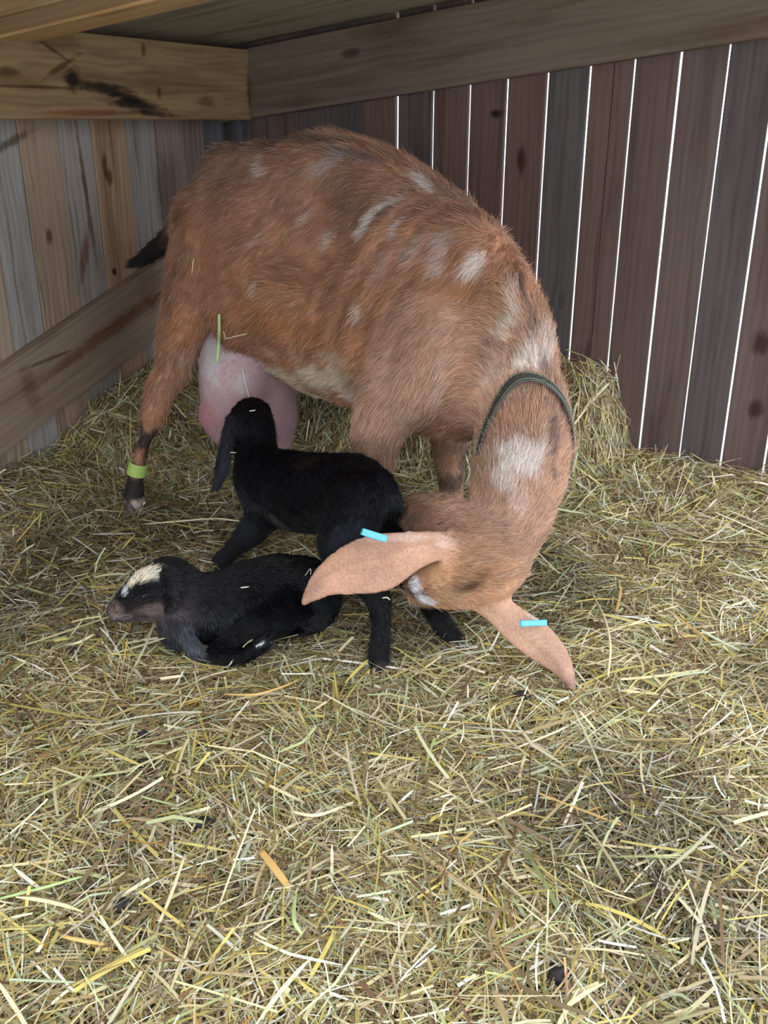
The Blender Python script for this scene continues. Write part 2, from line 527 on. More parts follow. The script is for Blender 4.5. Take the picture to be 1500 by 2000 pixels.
# ------------------------------------------------------------------ straw
def straw_mesh(name, cx, cy, cz, yaw, pitch, L, Wd, roll, bend, tint, rs):
    """flat curved blades, 5 rings of 2 verts"""
    n_ = len(cx)
    K = 5
    t = np.linspace(-0.5, 0.5, K)
    d = np.stack([np.cos(yaw) * np.cos(pitch), np.sin(yaw) * np.cos(pitch), np.sin(pitch)], -1)
    h = np.stack([-np.sin(yaw), np.cos(yaw), np.zeros(n_)], -1)
    v = np.cross(d, h)
    side = h * np.cos(roll)[:, None] + v * np.sin(roll)[:, None]
    c = np.stack([cx, cy, cz], -1)
    kink = (rs.rand(n_) < 0.18) * rs.uniform(-0.35, 0.35, n_)
    endw = rs.choice([0.3, 0.8, 1.0], n_, p=[0.25, 0.35, 0.4])
    pts = np.zeros((n_, K, 2, 3))
    for k in range(K):
        tt = t[k]
        off = d * (tt * L)[:, None] + h * (bend * L * (tt * tt - 0.08))[:, None] + np.array([0, 0, 1]) * (-np.abs(bend) * 0.35 * L * (tt * tt))[:, None]
        off = off + h * (kink * L * abs(tt))[:, None]
        w = Wd * (1.0 if 0 < k < K - 1 else endw) * 0.5
        pts[:, k, 0] = c + off - side * w[:, None]
        pts[:, k, 1] = c + off + side * w[:, None]
    verts = pts.reshape(-1, 3)
    base = (np.arange(n_) * K * 2)[:, None]
    q = []
    for k in range(K - 1):
        a = 2 * k
        q.append(np.stack([base[:, 0] + a, base[:, 0] + a + 1, base[:, 0] + a + 3, base[:, 0] + a + 2], -1))
    faces = np.stack(q, 1).reshape(-1, 4)
    me = bpy.data.meshes.new(name)
    nf = len(faces)
    me.vertices.add(len(verts)); me.vertices.foreach_set('co', verts.astype(np.float32).ravel())
    me.loops.add(nf * 4); me.loops.foreach_set('vertex_index', faces.astype(np.int32).ravel())
    me.polygons.add(nf)
    me.polygons.foreach_set('loop_start', np.arange(0, nf * 4, 4, dtype=np.int32))
    me.polygons.foreach_set('loop_total', np.full(nf, 4, np.int32))
    me.update(calc_edges=True)
    a = me.attributes.new('tint', 'FLOAT_COLOR', 'POINT')
    col = np.repeat(np.concatenate([tint, np.ones((n_, 1))], 1), K * 2, axis=0).astype(np.float32)
    a.data.foreach_set('color', col.ravel())
    return me


STRAW_COLS = np.array([(0.64, 0.57, 0.34), (0.58, 0.48, 0.15), (0.43, 0.33, 0.17), (0.27, 0.195, 0.11), (0.72, 0.67, 0.47),
                       (0.42, 0.46, 0.22), (0.54, 0.60, 0.42), (0.82, 0.80, 0.70), (0.19, 0.125, 0.07), (0.52, 0.32, 0.11)])
STRAW_P = np.array([0.20, 0.125, 0.13, 0.13, 0.135, 0.065, 0.05, 0.07, 0.09, 0.02]); STRAW_P /= STRAW_P.sum()


def straw_tints(n_, rs):
    c = STRAW_COLS[rs.choice(len(STRAW_COLS), n_, p=STRAW_P)]
    return np.clip(c * rs.uniform(0.75, 1.2, n_)[:, None] + rs.uniform(-0.015, 0.015, (n_, 3)), 0.01, 0.95)


m, n, b = nt('straw')
L_ = n.links.new
at = N(n, 'ShaderNodeAttribute', attribute_name='tint')
L_(at.outputs['Color'], b.inputs['Base Color'])
b.inputs['Roughness'].default_value = 0.5
b.inputs['Specular IOR Level'].default_value = 0.4
tr_ = N(n, 'ShaderNodeBsdfTranslucent')
L_(at.outputs['Color'], tr_.inputs['Color'])
ms = N(n, 'ShaderNodeMixShader'); ms.inputs[0].default_value = 0.15
L_(b.outputs[0], ms.inputs[1]); L_(tr_.outputs[0], ms.inputs[2])
out = [x for x in n.nodes if x.type == 'OUTPUT_MATERIAL'][0]
L_(ms.outputs[0], out.inputs[0])
M_straw = m


def scatter(n_, rs, smin=-0.01, smax=2.35, umin=-0.01, umax=3.1, lay=0.022, lmed=0.055, lsig=0.55, wmed=0.0021, stick=0.03, dark=1.0):
    s = rs.uniform(smin, smax, n_); u = rs.uniform(umin, umax, n_)
    x = CORNER[0] + ES[0] * s + EU[0] * u
    y = CORNER[1] + ES[1] * s + EU[1] * u
    # only the part of the bedding near the view is needed
    ok = (y > 0.35) & (np.abs(x) < 0.62 * y + 0.55)
    x, y, s, u = x[ok], y[ok], s[ok], u[ok]
    n_ = len(x)
    L = np.clip(lmed * np.exp(rs.randn(n_) * lsig), 0.012, 0.26)
    Wd = np.clip(wmed * np.exp(rs.randn(n_) * 0.45), 0.0008, 0.0052)
    pt = np.stack([x, y, np.zeros(n_)], -1)
    ang = (vnoise(pt, 5.0, 7) - 0.5) * 5.0 + (vnoise(pt, 14.0, 8) - 0.5) * 3.0
    yaw = ang + rs.randn(n_) * 0.95
    z = bed(x, y)
    e = 0.02
    gx_ = (bed(x + e, y) - bed(x - e, y)) / (2 * e)
    gy_ = (bed(x, y + e) - bed(x, y - e)) / (2 * e)
    slope = gx_ * np.cos(yaw) + gy_ * np.sin(yaw)
    pitch_ = np.arctan(slope) + rs.randn(n_) * 0.13
    st = rs.rand(n_) < stick
    pitch_[st] += rs.uniform(0.25, 0.8, st.sum())
    z = z + rs.rand(n_) ** 1.6 * lay - 0.004
    # keep blades from poking through the walls
    half = 0.5 * L * np.cos(pitch_)
    ex = np.abs(np.cos(yaw) * ES[0] + np.sin(yaw) * ES[1]) * half
    eu = np.abs(np.cos(yaw) * EU[0] + np.sin(yaw) * EU[1]) * half
    keep = (s - ex > 0.001) & (u - eu > 0.001)
    tint = straw_tints(n_, rs)
    # wetter, trodden patches
    trod = np.clip((vnoise(pt, 2.7, 21) - 0.50) * 3.5, 0, 1)[:, None] * (rs.rand(n_) < 0.75)[:, None]
    tint = tint * (1 - 0.52 * trod * dark)
    roll = rs.randn(n_) * 0.5
    bend = rs.randn(n_) * 0.13
    a = [v[keep] for v in (x, y, z, yaw, pitch_, L, Wd, roll, bend)]
    return a + [tint[keep]]


rs = np.random.RandomState(5)
parts = [scatter(170000, rs, lmed=0.040, wmed=0.0016, lay=0.022),
         scatter(80000, rs, lmed=0.055, wmed=0.0022, lay=0.028),
         scatter(11000, rs, lmed=0.095, wmed=0.0030, lay=0.036, lsig=0.35, stick=0.05, dark=0.3),
         scatter(16000, rs, umin=0.0, umax=0.5, lmed=0.075, wmed=0.0024, lay=0.04, stick=0.12),
         scatter(16000, rs, smin=0.0, smax=0.5, umax=1.6, lmed=0.075, wmed=0.0024, lay=0.04, stick=0.12)]
args = [np.concatenate([p[i] for p in parts]) for i in range(10)]
st = link('straw_bedding', straw_mesh('straw_bedding', *args, rs), M_straw)
tag(st, 'loose yellow straw bedding covering the whole shelter floor', 'straw', kind='stuff')

# ------------------------------------------------------------------ bodies grown from blended shapes
def catmull(pts, n_):
    P = np.asarray(pts, float)
    if len(P) < 3:
        t = np.linspace(0, 1, n_ + 1)[:, None]
        return P[0] * (1 - t) + P[-1] * t
    Q = np.vstack([2 * P[0] - P[1], P, 2 * P[-1] - P[-2]])
    out_ = []
    for i in range(1, len(Q) - 2):
        for j in range(n_):
            t = j / n_
            a, b_, c, d = Q[i - 1], Q[i], Q[i + 1], Q[i + 2]
            out_.append(0.5 * ((2 * b_) + (-a + c) * t + (2 * a - 5 * b_ + 4 * c - d) * t * t + (-a + 3 * b_ - 3 * c + d) * t ** 3))
    out_.append(P[-1])
    return np.array(out_)


class Blob:
    def __init__(self):
        self.g = []

    def chain(self, pts, k=0.03, flow=1, col=None, sub=3, n=None, sq=1.0, down=0.0):
        P = catmull(pts, sub)
        P[:, 3] = np.maximum(P[:, 3], 0.002)
        seg = []
        for i in range(len(P) - 1):
            T = P[i + 1, :3] - P[i, :3]
            T = T / (np.linalg.norm(T) + 1e-9) * flow + np.array([0, 0, -down])
            seg.append(('c', P[i, :3], P[i + 1, :3], P[i, 3], P[i + 1, 3], None if n is None else np.asarray(n, float), sq, T))
        self._add(seg, k, col, P[:, :3], P[:, 3].max() * max(1, sq))

    def ells(self, items, k=0.04, ki=0.03, col=None, flow=(0, 0, -1)):
        """items: (center, radii3, axes rows3)"""
        seg = [('e', np.asarray(c, float), np.asarray(r, float), np.asarray(A, float), ki, np.asarray(flow, float)) for c, r, A in items]
        cs = np.array([s_[1] for s_ in seg])
        self._add(seg, k, col, cs, max(s_[2].max() for s_ in seg))

    def ell(self, c, r, A=np.eye(3), k=0.04, col=None, flow=(0, 0, -1)):
        self.ells([(c, r, A)], k, 0.01, col, flow)

    def cloud(self, P, R, k=0.012, col=None, flow=(0, 0, -1)):
        self._add([('p', np.asarray(P, float), np.asarray(R, float), None, None, np.asarray(flow, float))], k, col, np.asarray(P), np.max(R))

    def dent(self, c, r, A=np.eye(3), k=0.04):
        self.ells([(c, r, A)], k, 0.01, None)
        self.g[-1]['neg'] = True

    def _add(self, seg, k, col, pts, rmax):
        pad = rmax + k + 0.02
        self.g.append(dict(seg=seg, k=k, col=col, lo=pts.min(0) - pad, hi=pts.max(0) + pad))

    @staticmethod
    def dist(s_, P):
        if s_[0] == 'c':
            _, a, b_, ra, rb, n_, sq, _t = s_
            ab = b_ - a
            L2 = ab.dot(ab) + 1e-12
            t = np.clip(((P - a) @ ab) / L2, 0, 1)
            q = P - a - t[:, None] * ab
            if n_ is not None:
                qn = q @ n_
                q = q + (qn * (1 / sq - 1))[:, None] * n_
            return np.sqrt((q * q).sum(1)) - (ra + (rb - ra) * t)
        if s_[0] == 'e':
            _, c, r, A, _ki, _t = s_
            q = (P - c) @ A.T
            k0 = np.sqrt(((q / r) ** 2).sum(1)) + 1e-9
            k1 = np.sqrt(((q / (r * r)) ** 2).sum(1)) + 1e-9
            return k0 * (k0 - 1) / k1
        _, c, r, _1, _2, _t = s_
        out_ = np.full(len(P), 1e9)
        for i in range(0, len(c), 64):
            cc, rr = c[i:i + 64], r[i:i + 64]
            d2 = (P ** 2).sum(1)[:, None] + (cc ** 2).sum(1)[None] - 2 * P @ cc.T
            out_ = np.minimum(out_, (np.sqrt(np.maximum(d2, 0)) - rr[None]).min(1))
        return out_

    def gdist(self, g, P):
        d = None
        for s_ in g['seg']:
            e = self.dist(s_, P)
            if d is None: d = e
            elif s_[0] == 'e':
                d = smin(d, e, s_[4])
            else:
                d = np.minimum(d, e)
        return d

    def eval(self, P):
        F = np.full(len(P), 0.25)
        for g in self.g:
            m_ = np.all((P > g['lo']) & (P < g['hi']), axis=1)
            if m_.any():
                d = self.gdist(g, P[m_])
                F[m_] = -smin(-F[m_], d, g['k']) if g.get('neg') else smin(F[m_], d, g['k'])
        return F

    def mesh(self, h):
        lo = np.min([g['lo'] for g in self.g], 0); hi = np.max([g['hi'] for g in self.g], 0)
        n_ = np.ceil((hi - lo) / h).astype(int) + 2
        ax = [lo[i] + h * np.arange(n_[i]) for i in range(3)]
        F = np.full(n_, 0.25, np.float32)
        for g in self.g:
            a = np.maximum(((g['lo'] - lo) / h).astype(int), 0); b_ = np.minimum(((g['hi'] - lo) / h).astype(int) + 1, n_)
            X, Y, Z = np.meshgrid(ax[0][a[0]:b_[0]], ax[1][a[1]:b_[1]], ax[2][a[2]:b_[2]], indexing='ij')
            P = np.stack([X.ravel(), Y.ravel(), Z.ravel()], -1)
            cur = F[a[0]:b_[0], a[1]:b_[1], a[2]:b_[2]]
            d = np.full(len(P), 0.25)
            for i in range(0, len(P), 400000):
                d[i:i + 400000] = self.gdist(g, P[i:i + 400000])
            d = d.reshape(cur.shape)
            F[a[0]:b_[0], a[1]:b_[1], a[2]:b_[2]] = -smin(-cur, d, g['k']) if g.get('neg') else smin(cur, d, g['k'])
        I = F < 0
        c0 = I[:-1, :-1, :-1]
        cnt = np.zeros(c0.shape, np.int8)
        sl = (slice(None, -1), slice(1, None))
        for dx in (0, 1):
            for dy in (0, 1):
                for dz in (0, 1):
                    cnt += I[sl[dx], sl[dy], sl[dz]]
        act = (cnt > 0) & (cnt < 8)
        idx = np.argwhere(act)
        num = -np.ones(act.shape, np.int64)
        num[act] = np.arange(len(idx))
        acc = np.zeros((len(idx), 3)); w = np.zeros(len(idx))
        for axis in range(3):
            o1, o2 = [(1, 2), (0, 2), (0, 1)][axis]
            for i in (0, 1):
                for j in (0, 1):
                    p = idx.copy(); p[:, o1] += i; p[:, o2] += j
                    q = p.copy(); q[:, axis] += 1
                    f0 = F[p[:, 0], p[:, 1], p[:, 2]]; f1 = F[q[:, 0], q[:, 1], q[:, 2]]
                    m_ = (f0 < 0) != (f1 < 0)
                    t = np.where(m_, f0 / np.where(m_, f0 - f1, 1), 0)
                    pt = p.astype(float); pt[:, axis] += t
                    acc[m_] += pt[m_]; w[m_] += 1
        V_ = acc / w[:, None] * h + lo
        faces = []
        for axis in range(3):
            o1, o2 = [(1, 2), (2, 0), (0, 1)][axis]
            s0 = [slice(None)] * 3; s1 = [slice(None)] * 3
            s0[axis] = slice(None, -1); s1[axis] = slice(1, None)
            ch = I[tuple(s0)] != I[tuple(s1)]
            e = np.argwhere(ch)
            e = e[(e[:, o1] > 0) & (e[:, o2] > 0)]
            ins = I[e[:, 0], e[:, 1], e[:, 2]]
            def cell(d1, d2):
                c = e.copy(); c[:, o1] += d1; c[:, o2] += d2
                return num[c[:, 0], c[:, 1], c[:, 2]]
            q = np.stack([cell(-1, -1), cell(0, -1), cell(0, 0), cell(-1, 0)], -1)
            q[~ins] = q[~ins][:, ::-1]
            faces.append(q)
        faces = np.concatenate(faces)
        faces = faces[(faces >= 0).all(1)]
        # relax slightly, then settle back on the surface
        ed_ = np.concatenate([faces[:, [0, 1]], faces[:, [1, 2]], faces[:, [2, 3]], faces[:, [3, 0]]])
        for _ in range(2):
            A_ = np.zeros_like(V_); wv = np.zeros(len(V_))
            for d_ in range(3):
                A_[:, d_] = np.bincount(ed_[:, 0], V_[ed_[:, 1], d_], len(V_)) + np.bincount(ed_[:, 1], V_[ed_[:, 0], d_], len(V_))
            wv = np.bincount(ed_[:, 0], minlength=len(V_)) + np.bincount(ed_[:, 1], minlength=len(V_))
            V_ = V_ * 0.5 + 0.5 * A_ / np.maximum(wv, 1)[:, None]
        return V_, faces

    def fields(self, P, base):
        """hair flow and colour blended from the nearest shapes"""
        fl_ = np.zeros((len(P), 3)); cl = np.zeros((len(P), 3)); wt = np.full(len(P), 1e-9); wf = np.full(len(P), 1e-9)
        for g in self.g:
            if g.get('neg'): continue
            m_ = np.all((P > g['lo'] - 0.03) & (P < g['hi'] + 0.03), axis=1)
            if not m_.any(): continue
            Q = P[m_]
            gd = np.full(len(Q), 1e9)
            for s_ in g['seg']:
                d = self.dist(s_, Q)
                gd = np.minimum(gd, d)
                w = np.exp(-np.maximum(d, 0) / 0.015)
                fl_[m_] += w[:, None] * s_[7 if s_[0] == 'c' else 5]
            w = np.exp(-np.maximum(gd, 0) / 0.014) ** 1.5
            cl[m_] += w[:, None] * np.asarray(g['col'] if g['col'] is not None else base)
            wt[m_] += w
        return fl_, cl / wt[:, None]


def smin(a, b_, k):
    h = np.maximum(k - np.abs(a - b_), 0) / k
    return np.minimum(a, b_) - h * h * k * 0.25


CAMP = np.array([0, 0, CAM_H])


def hit(blob, px, py, y0=0.9, y1=3.2):
    """where the line of sight through (px,py) meets a body"""
    a = W(px, py, 1.0) - CAMP
    ts = np.linspace(y0, y1, 900)
    P = CAMP + ts[:, None] * a
    F = blob.eval(P)
    i = np.argmax(F < 0)
    if F[i] >= 0: i = np.argmin(F)
    return P[i]


def paint(P, col, blob, patches, seed=0):
    n1 = vnoise(P, 38, 30 + seed) - 0.5
    n2 = vnoise(P, 90, 31 + seed) - 0.5
    for (px, py, l, w, ang, c, s_) in patches:
        q = hit(blob, px, py)
        m_per = q[1] / (CT + (1000 - py) / F_PX * ST) / F_PX
        a = math.radians(ang)
        ex = np.array([math.cos(a), math.sin(a) * ST, math.sin(a) * CT])
        ey = np.array([-math.sin(a), math.cos(a) * ST, math.cos(a) * CT])
        d = P - q
        ez = np.cross(ex, ey)
        rz = max(l, w) * 0.8
        rho = np.sqrt((d @ ex / (l * m_per)) ** 2 + (d @ ey / (w * m_per)) ** 2 + (d @ ez / (rz * m_per)) ** 2)
        wgt = smooth01((1.35 - rho + n1 * 0.9 + n2 * 0.5) / 0.8) * s_
        col = col * (1 - wgt[:, None]) + np.asarray(c) * wgt[:, None]
    return col


def coat_mat(name, rough, spec, coat=0.0):
    m_, n_, b_ = nt(name)
    a = N(n_, 'ShaderNodeAttribute', attribute_name='coat')
    n_.links.new(a.outputs['Color'], b_.inputs['Base Color'])
    b_.inputs['Roughness'].default_value = rough
    b_.inputs['Specular IOR Level'].default_value = spec
    return m_


def skin_obj(name, blob, h, base, mat, parent, patches=(), recolor=None, seed=0, relief=None):
    Vv, Ff = blob.mesh(h)
    if relief is not None:
        tmp = make_mesh('tmp', Vv, Ff, True)
        nn = np.zeros(len(Vv) * 3, np.float32); tmp.vertices.foreach_get('normal', nn)
        bpy.data.meshes.remove(tmp)
        Vv = Vv + nn.reshape(-1, 3) * relief(Vv)[:, None]
    fl_, col = blob.fields(Vv, base)
    if recolor: col = recolor(Vv, col)
    col = paint(Vv, col, blob, patches, seed)
    me = make_mesh(name, Vv, Ff, True)
    nr = np.zeros(len(me.vertices) * 3, np.float32)
    me.vertices.foreach_get('normal', nr); nr = nr.reshape(-1, 3)
    a = me.attributes.new('coat', 'FLOAT_COLOR', 'POINT')
    a.data.foreach_set('color', np.concatenate([np.clip(col, 0, 1), np.ones((len(col), 1))], 1).astype(np.float32).ravel())
    o = link(name, me, mat, parent)
    return o, Vv, Ff, nr, fl_, col


def fur(name, data, count, length, radius, lift, mat, parent, seed=1, spread=0.22, clump=0.0, vary=0.25, white=0.0, lenfn=None, densfn=None, nclump=5000):
    _, V_, F_, NR, FL, COL = data
    rs_ = np.random.RandomState(seed)
    T = np.concatenate([F_[:, [0, 1, 2]], F_[:, [0, 2, 3]]])
    ar = np.linalg.norm(np.cross(V_[T[:, 1]] - V_[T[:, 0]], V_[T[:, 2]] - V_[T[:, 0]]), axis=1)
    if densfn is not None: ar = ar * densfn(V_[T].mean(1))
    pick = rs_.choice(len(T), count, p=ar / ar.sum())
    a = rs_.rand(count); b_ = rs_.rand(count)
    f = a + b_ > 1; a[f], b_[f] = 1 - a[f], 1 - b_[f]
    w = np.stack([1 - a - b_, a, b_], -1)[:, :, None]
    t = T[pick]
    P = (V_[t] * w).sum(1); n_ = (NR[t] * w).sum(1); fl_ = (FL[t] * w).sum(1); c = (COL[t] * w).sum(1)
    n_ /= np.linalg.norm(n_, axis=1)[:, None] + 1e-9
    wob = np.stack([vnoise(P, 28, 51) - .5, vnoise(P, 28, 52) - .5, vnoise(P, 28, 53) - .5], -1)
    fl_ = fl_ / (np.linalg.norm(fl_, axis=1)[:, None] + 1e-9) + wob * 0.9
    fl_ -= n_ * (fl_ * n_).sum(1)[:, None]
    fl_ /= np.linalg.norm(fl_, axis=1)[:, None] + 1e-9
    fl_ = fl_ + rs_.randn(count, 3) * spread
    L = length * np.exp(rs_.randn(count) * 0.25) * (0.75 + 0.6 * vnoise(P, 20, 54))
    if lenfn is not None: L = L * lenfn(P)
    lf = lift * (0.6 + 0.9 * vnoise(P, 33, 55)) + rs_.rand(count) * 0.12
    K = 4
    pts = np.zeros((count, K, 3))
    pts[:, 0] = P - n_ * 0.001
    for k in range(1, K):
        ang = lf * (1.25 - 0.55 * k / (K - 1) * 1.3)
        d = fl_ * np.cos(ang)[:, None] + n_ * np.sin(ang)[:, None]
        pts[:, k] = pts[:, k - 1] + d * (L / (K - 1))[:, None]
    if clump > 0:
        from mathutils.kdtree import KDTree
        ns_ = nclump
        sd = P[rs_.choice(count, ns_, replace=False)]
        kd = KDTree(ns_)
        for i_, q_ in enumerate(sd): kd.insert(q_, i_)
        kd.balance()
        inv = np.array([kd.find(q_)[1] for q_ in P])
        _, inv = np.unique(inv, return_inverse=True)
        cnt = np.bincount(inv)
        tip = np.stack([np.bincount(inv, pts[:, -1, d_]) / cnt for d_ in range(3)], -1)[inv]
        for k in range(1, K):
            wgt = clump * (k / (K - 1)) ** 1.3
            pts[:, k] = pts[:, k] * (1 - wgt) + (tip - (pts[:, -1] - pts[:, k]) * 0.8) * wgt
    hc = bpy.data.hair_curves.new(name)
    hc.add_curves([K] * count)
    hc.attributes['position'].data.foreach_set('vector', pts.astype(np.float32).ravel())
    ra = hc.attributes.get('radius') or hc.attributes.new('radius', 'FLOAT', 'POINT')
    rr = np.tile(np.array([1.0, 0.85, 0.6, 0.2]), count) * radius
    ra.data.foreach_set('value', rr.astype(np.float32))
    c = c * rs_.uniform(1 - vary, 1 + vary, count)[:, None]
    if white > 0:
        m_ = (rs_.rand(count) < white) & (c.mean(1) > 0.12)
        c[m_] = c[m_] * 0.5 + np.array([0.62, 0.55, 0.5]) * 0.5
    ca = hc.attributes.new('coat', 'FLOAT_COLOR', 'CURVE')
    ca.data.foreach_set('color', np.concatenate([np.clip(c, 0, 1), np.ones((count, 1))], 1).astype(np.float32).ravel())
    o = bpy.data.objects.new(name, hc)
    C.objects.link(o)
    hc.materials.append(mat)
    o.parent = parent
    return o


def axes_from(d, up=(0, 0, 1)):
    d = np.asarray(d, float); d = d / np.linalg.norm(d)
    l = np.cross(up, d); l /= np.linalg.norm(l)
    return np.array([d, l, np.cross(d, l)])


def stations(lst, axial, n_sub=2):
    """lst rows: px, py, Y, half height in px, half width in m -> ellipsoids along the trunk"""
    R = []
    for (px, py, Y, hh, hw) in lst:
        p = W(px, py, Y); R.append((*p, hh * S(py, Y), hw))
    R = catmull(R, n_sub)
    it = []
    for i in range(len(R)):
        d = R[min(i + 1, len(R) - 1), :3] - R[max(i - 1, 0), :3]
        d[2] *= 0.5
        A = axes_from(d)
        it.append((R[i, :3], (axial, R[i, 4], R[i, 3]), A))
    return it


def ear_cloud(cl, nrm_hint, th=0.0085, cup=0.25, nt_=60, nv=19):
    """cl rows: px,py,Y,half width px. leaf-shaped, cupped"""
    R = catmull([V(*c) for c in cl], 10)
    s_ = np.linspace(0, len(R) - 1, nt_)
    R = np.stack([np.interp(s_, np.arange(len(R)), R[:, i]) for i in range(4)], -1)
    P, Q = [], []
    nh = np.asarray(nrm_hint, float)
    for i in range(nt_):
        T = R[min(i + 1, nt_ - 1), :3] - R[max(i - 1, 0), :3]; T /= np.linalg.norm(T)
        lat = np.cross(T, nh); lat /= np.linalg.norm(lat)
        nn = np.cross(lat, T)
        w = max(R[i, 3] - th * 0.6, 0.001)
        for v in np.linspace(-1, 1, nv):
            P.append(R[i, :3] + lat * v * w - nn * cup * w * v * v + nn * 0.004 * math.exp(-(v * 5) ** 2))
            Q.append(th * (1 - 0.25 * v * v) * (0.8 + 0.2 * (1 - i / nt_)))
    return np.array(P), np.array(Q), R


def toward_cam(px, py):
    d = W(px, py, 1.0) - CAMP
    return -d / np.linalg.norm(d)


def hoof(name, p, fwd, size, mat, parent):
    """cloven hoof: two tapering claws side by side"""
    f = np.array([fwd[0], fwd[1], 0.0]); f /= np.linalg.norm(f); l = np.array([-f[1], f[0], 0])
    vs, fs = [], []
    for sd in (-1, 1):
        b0 = len(vs); rings = 5; m_ = 12
        for r_ in range(rings):
            t = r_ / (rings - 1)
            for q in range(m_):
                a = 2 * math.pi * q / m_
                x = math.cos(a) * size * (0.75 + 0.55 * t) + size * (0.12 + 0.35 * t)
                if math.cos(a) > 0: y = math.sin(a) * size * 0.42 * (1 - 0.45 * t * math.cos(a))
                else: y = math.sin(a) * size * 0.45
                vs.append(p + f * x + l * (y + sd * size * 0.50) + UP * (size * (0.9 - 1.5 * t)))
        for r_ in range(rings - 1):
            for q in range(m_):
                fs.append((b0 + r_ * m_ + q, b0 + (r_ + 1) * m_ + q, b0 + (r_ + 1) * m_ + (q + 1) % m_, b0 + r_ * m_ + (q + 1) % m_))
        ct = len(vs); vs.append(p + l * sd * size * 0.5 + UP * size * 0.9 + f * size * .12); cb = len(vs); vs.append(p + l * sd * size * 0.5 - UP * size * 0.6 + f * size * .47)
        for q in range(0, m_, 1):
            fs.append((b0 + q, b0 + (q + 1) % m_, ct, ct)); e_ = b0 + (rings - 1) * m_
            fs.append((e_ + (q + 1) % m_, e_ + q, cb, cb))
    quads = [f_ for f_ in fs if f_[2] != f_[3]]; tris = [f_[:3] for f_ in fs if f_[2] == f_[3]]
    me = bpy.data.meshes.new(name)
    me.from_pydata([tuple(v) for v in vs], [], quads + tris)
    me.polygons.foreach_set('use_smooth', [True] * len(me.polygons))
    return link(name, me, mat, parent)


def empty(name, loc):
    o = bpy.data.objects.new(name, None)
    o.empty_display_size = 0.05
    C.objects.link(o)
    return o


def settle(root, x, y, z):
    """put the Empty at the thing's base and keep its parts where they are"""
    root.location = (x, y, z)
    for ch in root.children:
        ch.matrix_parent_inverse = Matrix.Translation((-x, -y, -z))
# ------------------------------------------------------------------ the mother goat
CHEST = (0.37, 0.185, 0.105)
COAT_UP = (0.31, 0.18, 0.125)
SALMON = (0.48, 0.295, 0.205)
PALE = (0.66, 0.58, 0.50)
CREAM = (0.70, 0.60, 0.44)
DARK = (0.035, 0.025, 0.022)
G = Blob()
G.ells(stations([(455, 455, 2.47, 95, .10), (482, 445, 2.45, 135, .145), (540, 482, 2.40, 178, .185), (605, 518, 2.33, 232, .215), (670, 530, 2.27, 244, .228),
                 (740, 553, 2.20, 236, .22), (805, 592, 2.13, 220, .195), (862, 635, 2.07, 205, .17), (912, 672, 2.02, 180, .148), (950, 705, 1.98, 140, .125)], 0.115), k=0.06, ki=0.05, col=CHEST,
       flow=(-.85, .42, -.75))
G.ell(W(447, 342, 2.42), (0.055, 0.055, 0.070), k=0.05, col=COAT_UP, flow=(-.7, .3, -.6))
G.ell(W(505, 360, 2.33), (0.055, 0.045, 0.085), k=0.05, col=COAT_UP, flow=(-.7, .3, -.6))
G.ell(W(385, 440, 2.50), (0.05, 0.07, 0.075), k=0.06, col=CHEST, flow=(-.3, .1, -.9))
G.dent(W(590, 440, 2.095), (0.13, 0.055, 0.11), axes_from((.85, -.42, .35)), k=0.09)
G.ell(W(458, 612, 2.26), (0.055, 0.05, 0.075), k=0.07, col=CHEST, flow=(-.5, .2, -.9))
G.ell(W(985, 592, 2.16), (0.055, 0.06, 0.10), k=0.04, col=COAT_UP, flow=(-.3, .2, -.9))
G.ell(W(900, 590, 1.97), (0.10, 0.08, 0.16), k=0.08, col=CHEST, flow=(-.5, .3, -.8))
legs = {}
G.chain([V(415, 460, 2.38, 78), V(398, 540, 2.35, 68), V(374, 610, 2.33, 52), V(350, 668, 2.32, 41), V(336, 722, 2.31, 30), V(314, 763, 2.30, 26), V(295, 822, 2.30, 20),
         V(285, 856, 2.295, 12.5), V(275, 886, 2.29, 12), V(269, 915, 2.29, 12.5), V(262, 948, 2.29, 18), V(262, 979, 2.285, 21)], k=0.04, col=CHEST)
G.chain([V(470, 480, 2.66, 80), V(470, 600, 2.66, 60), V(485, 740, 2.64, 34), V(500, 830, 2.66, 20), V(497, 880, 2.64, 13), V(492, 918, 2.62, 15)], k=0.04, col=CHEST)
G.chain([V(850, 660, 1.93, 80), V(800, 740, 1.94, 72), V(758, 795, 1.96, 60), V(737, 850, 1.98, 46), V(734, 905, 2.0, 37), V(736, 960, 2.02, 30), V(740, 1010, 2.04, 25),
         V(742, 1055, 2.05, 21), V(742, 1082, 2.05, 24)], k=0.045, col=SALMON)
G.chain([V(890, 720, 2.2, 60), V(880, 830, 2.22, 42), V(878, 880, 2.24, 35), V(880, 940, 2.26, 26), V(884, 985, 2.28, 20), V(884, 1005, 2.28, 21)], k=0.03, col=(.42, .25, .17))
# tail
G.chain([V(400, 400, 2.54, 26), V(350, 450, 2.58, 20), V(310, 482, 2.60, 15), V(285, 502, 2.61, 13), V(256, 517, 2.62, 4)], k=0.02, col=(.010, .009, .010))
# neck
G.chain([V(915, 650, 2.02, 125), V(965, 700, 1.97, 108), V(1005, 760, 1.92, 90), V(1024, 818, 1.86, 88), V(1022, 880, 1.80, 89), V(1008, 950, 1.73, 84), V(985, 1020, 1.66, 78), V(950, 1080, 1.61, 78)],
        k=0.05, flow=-1, col=SALMON)
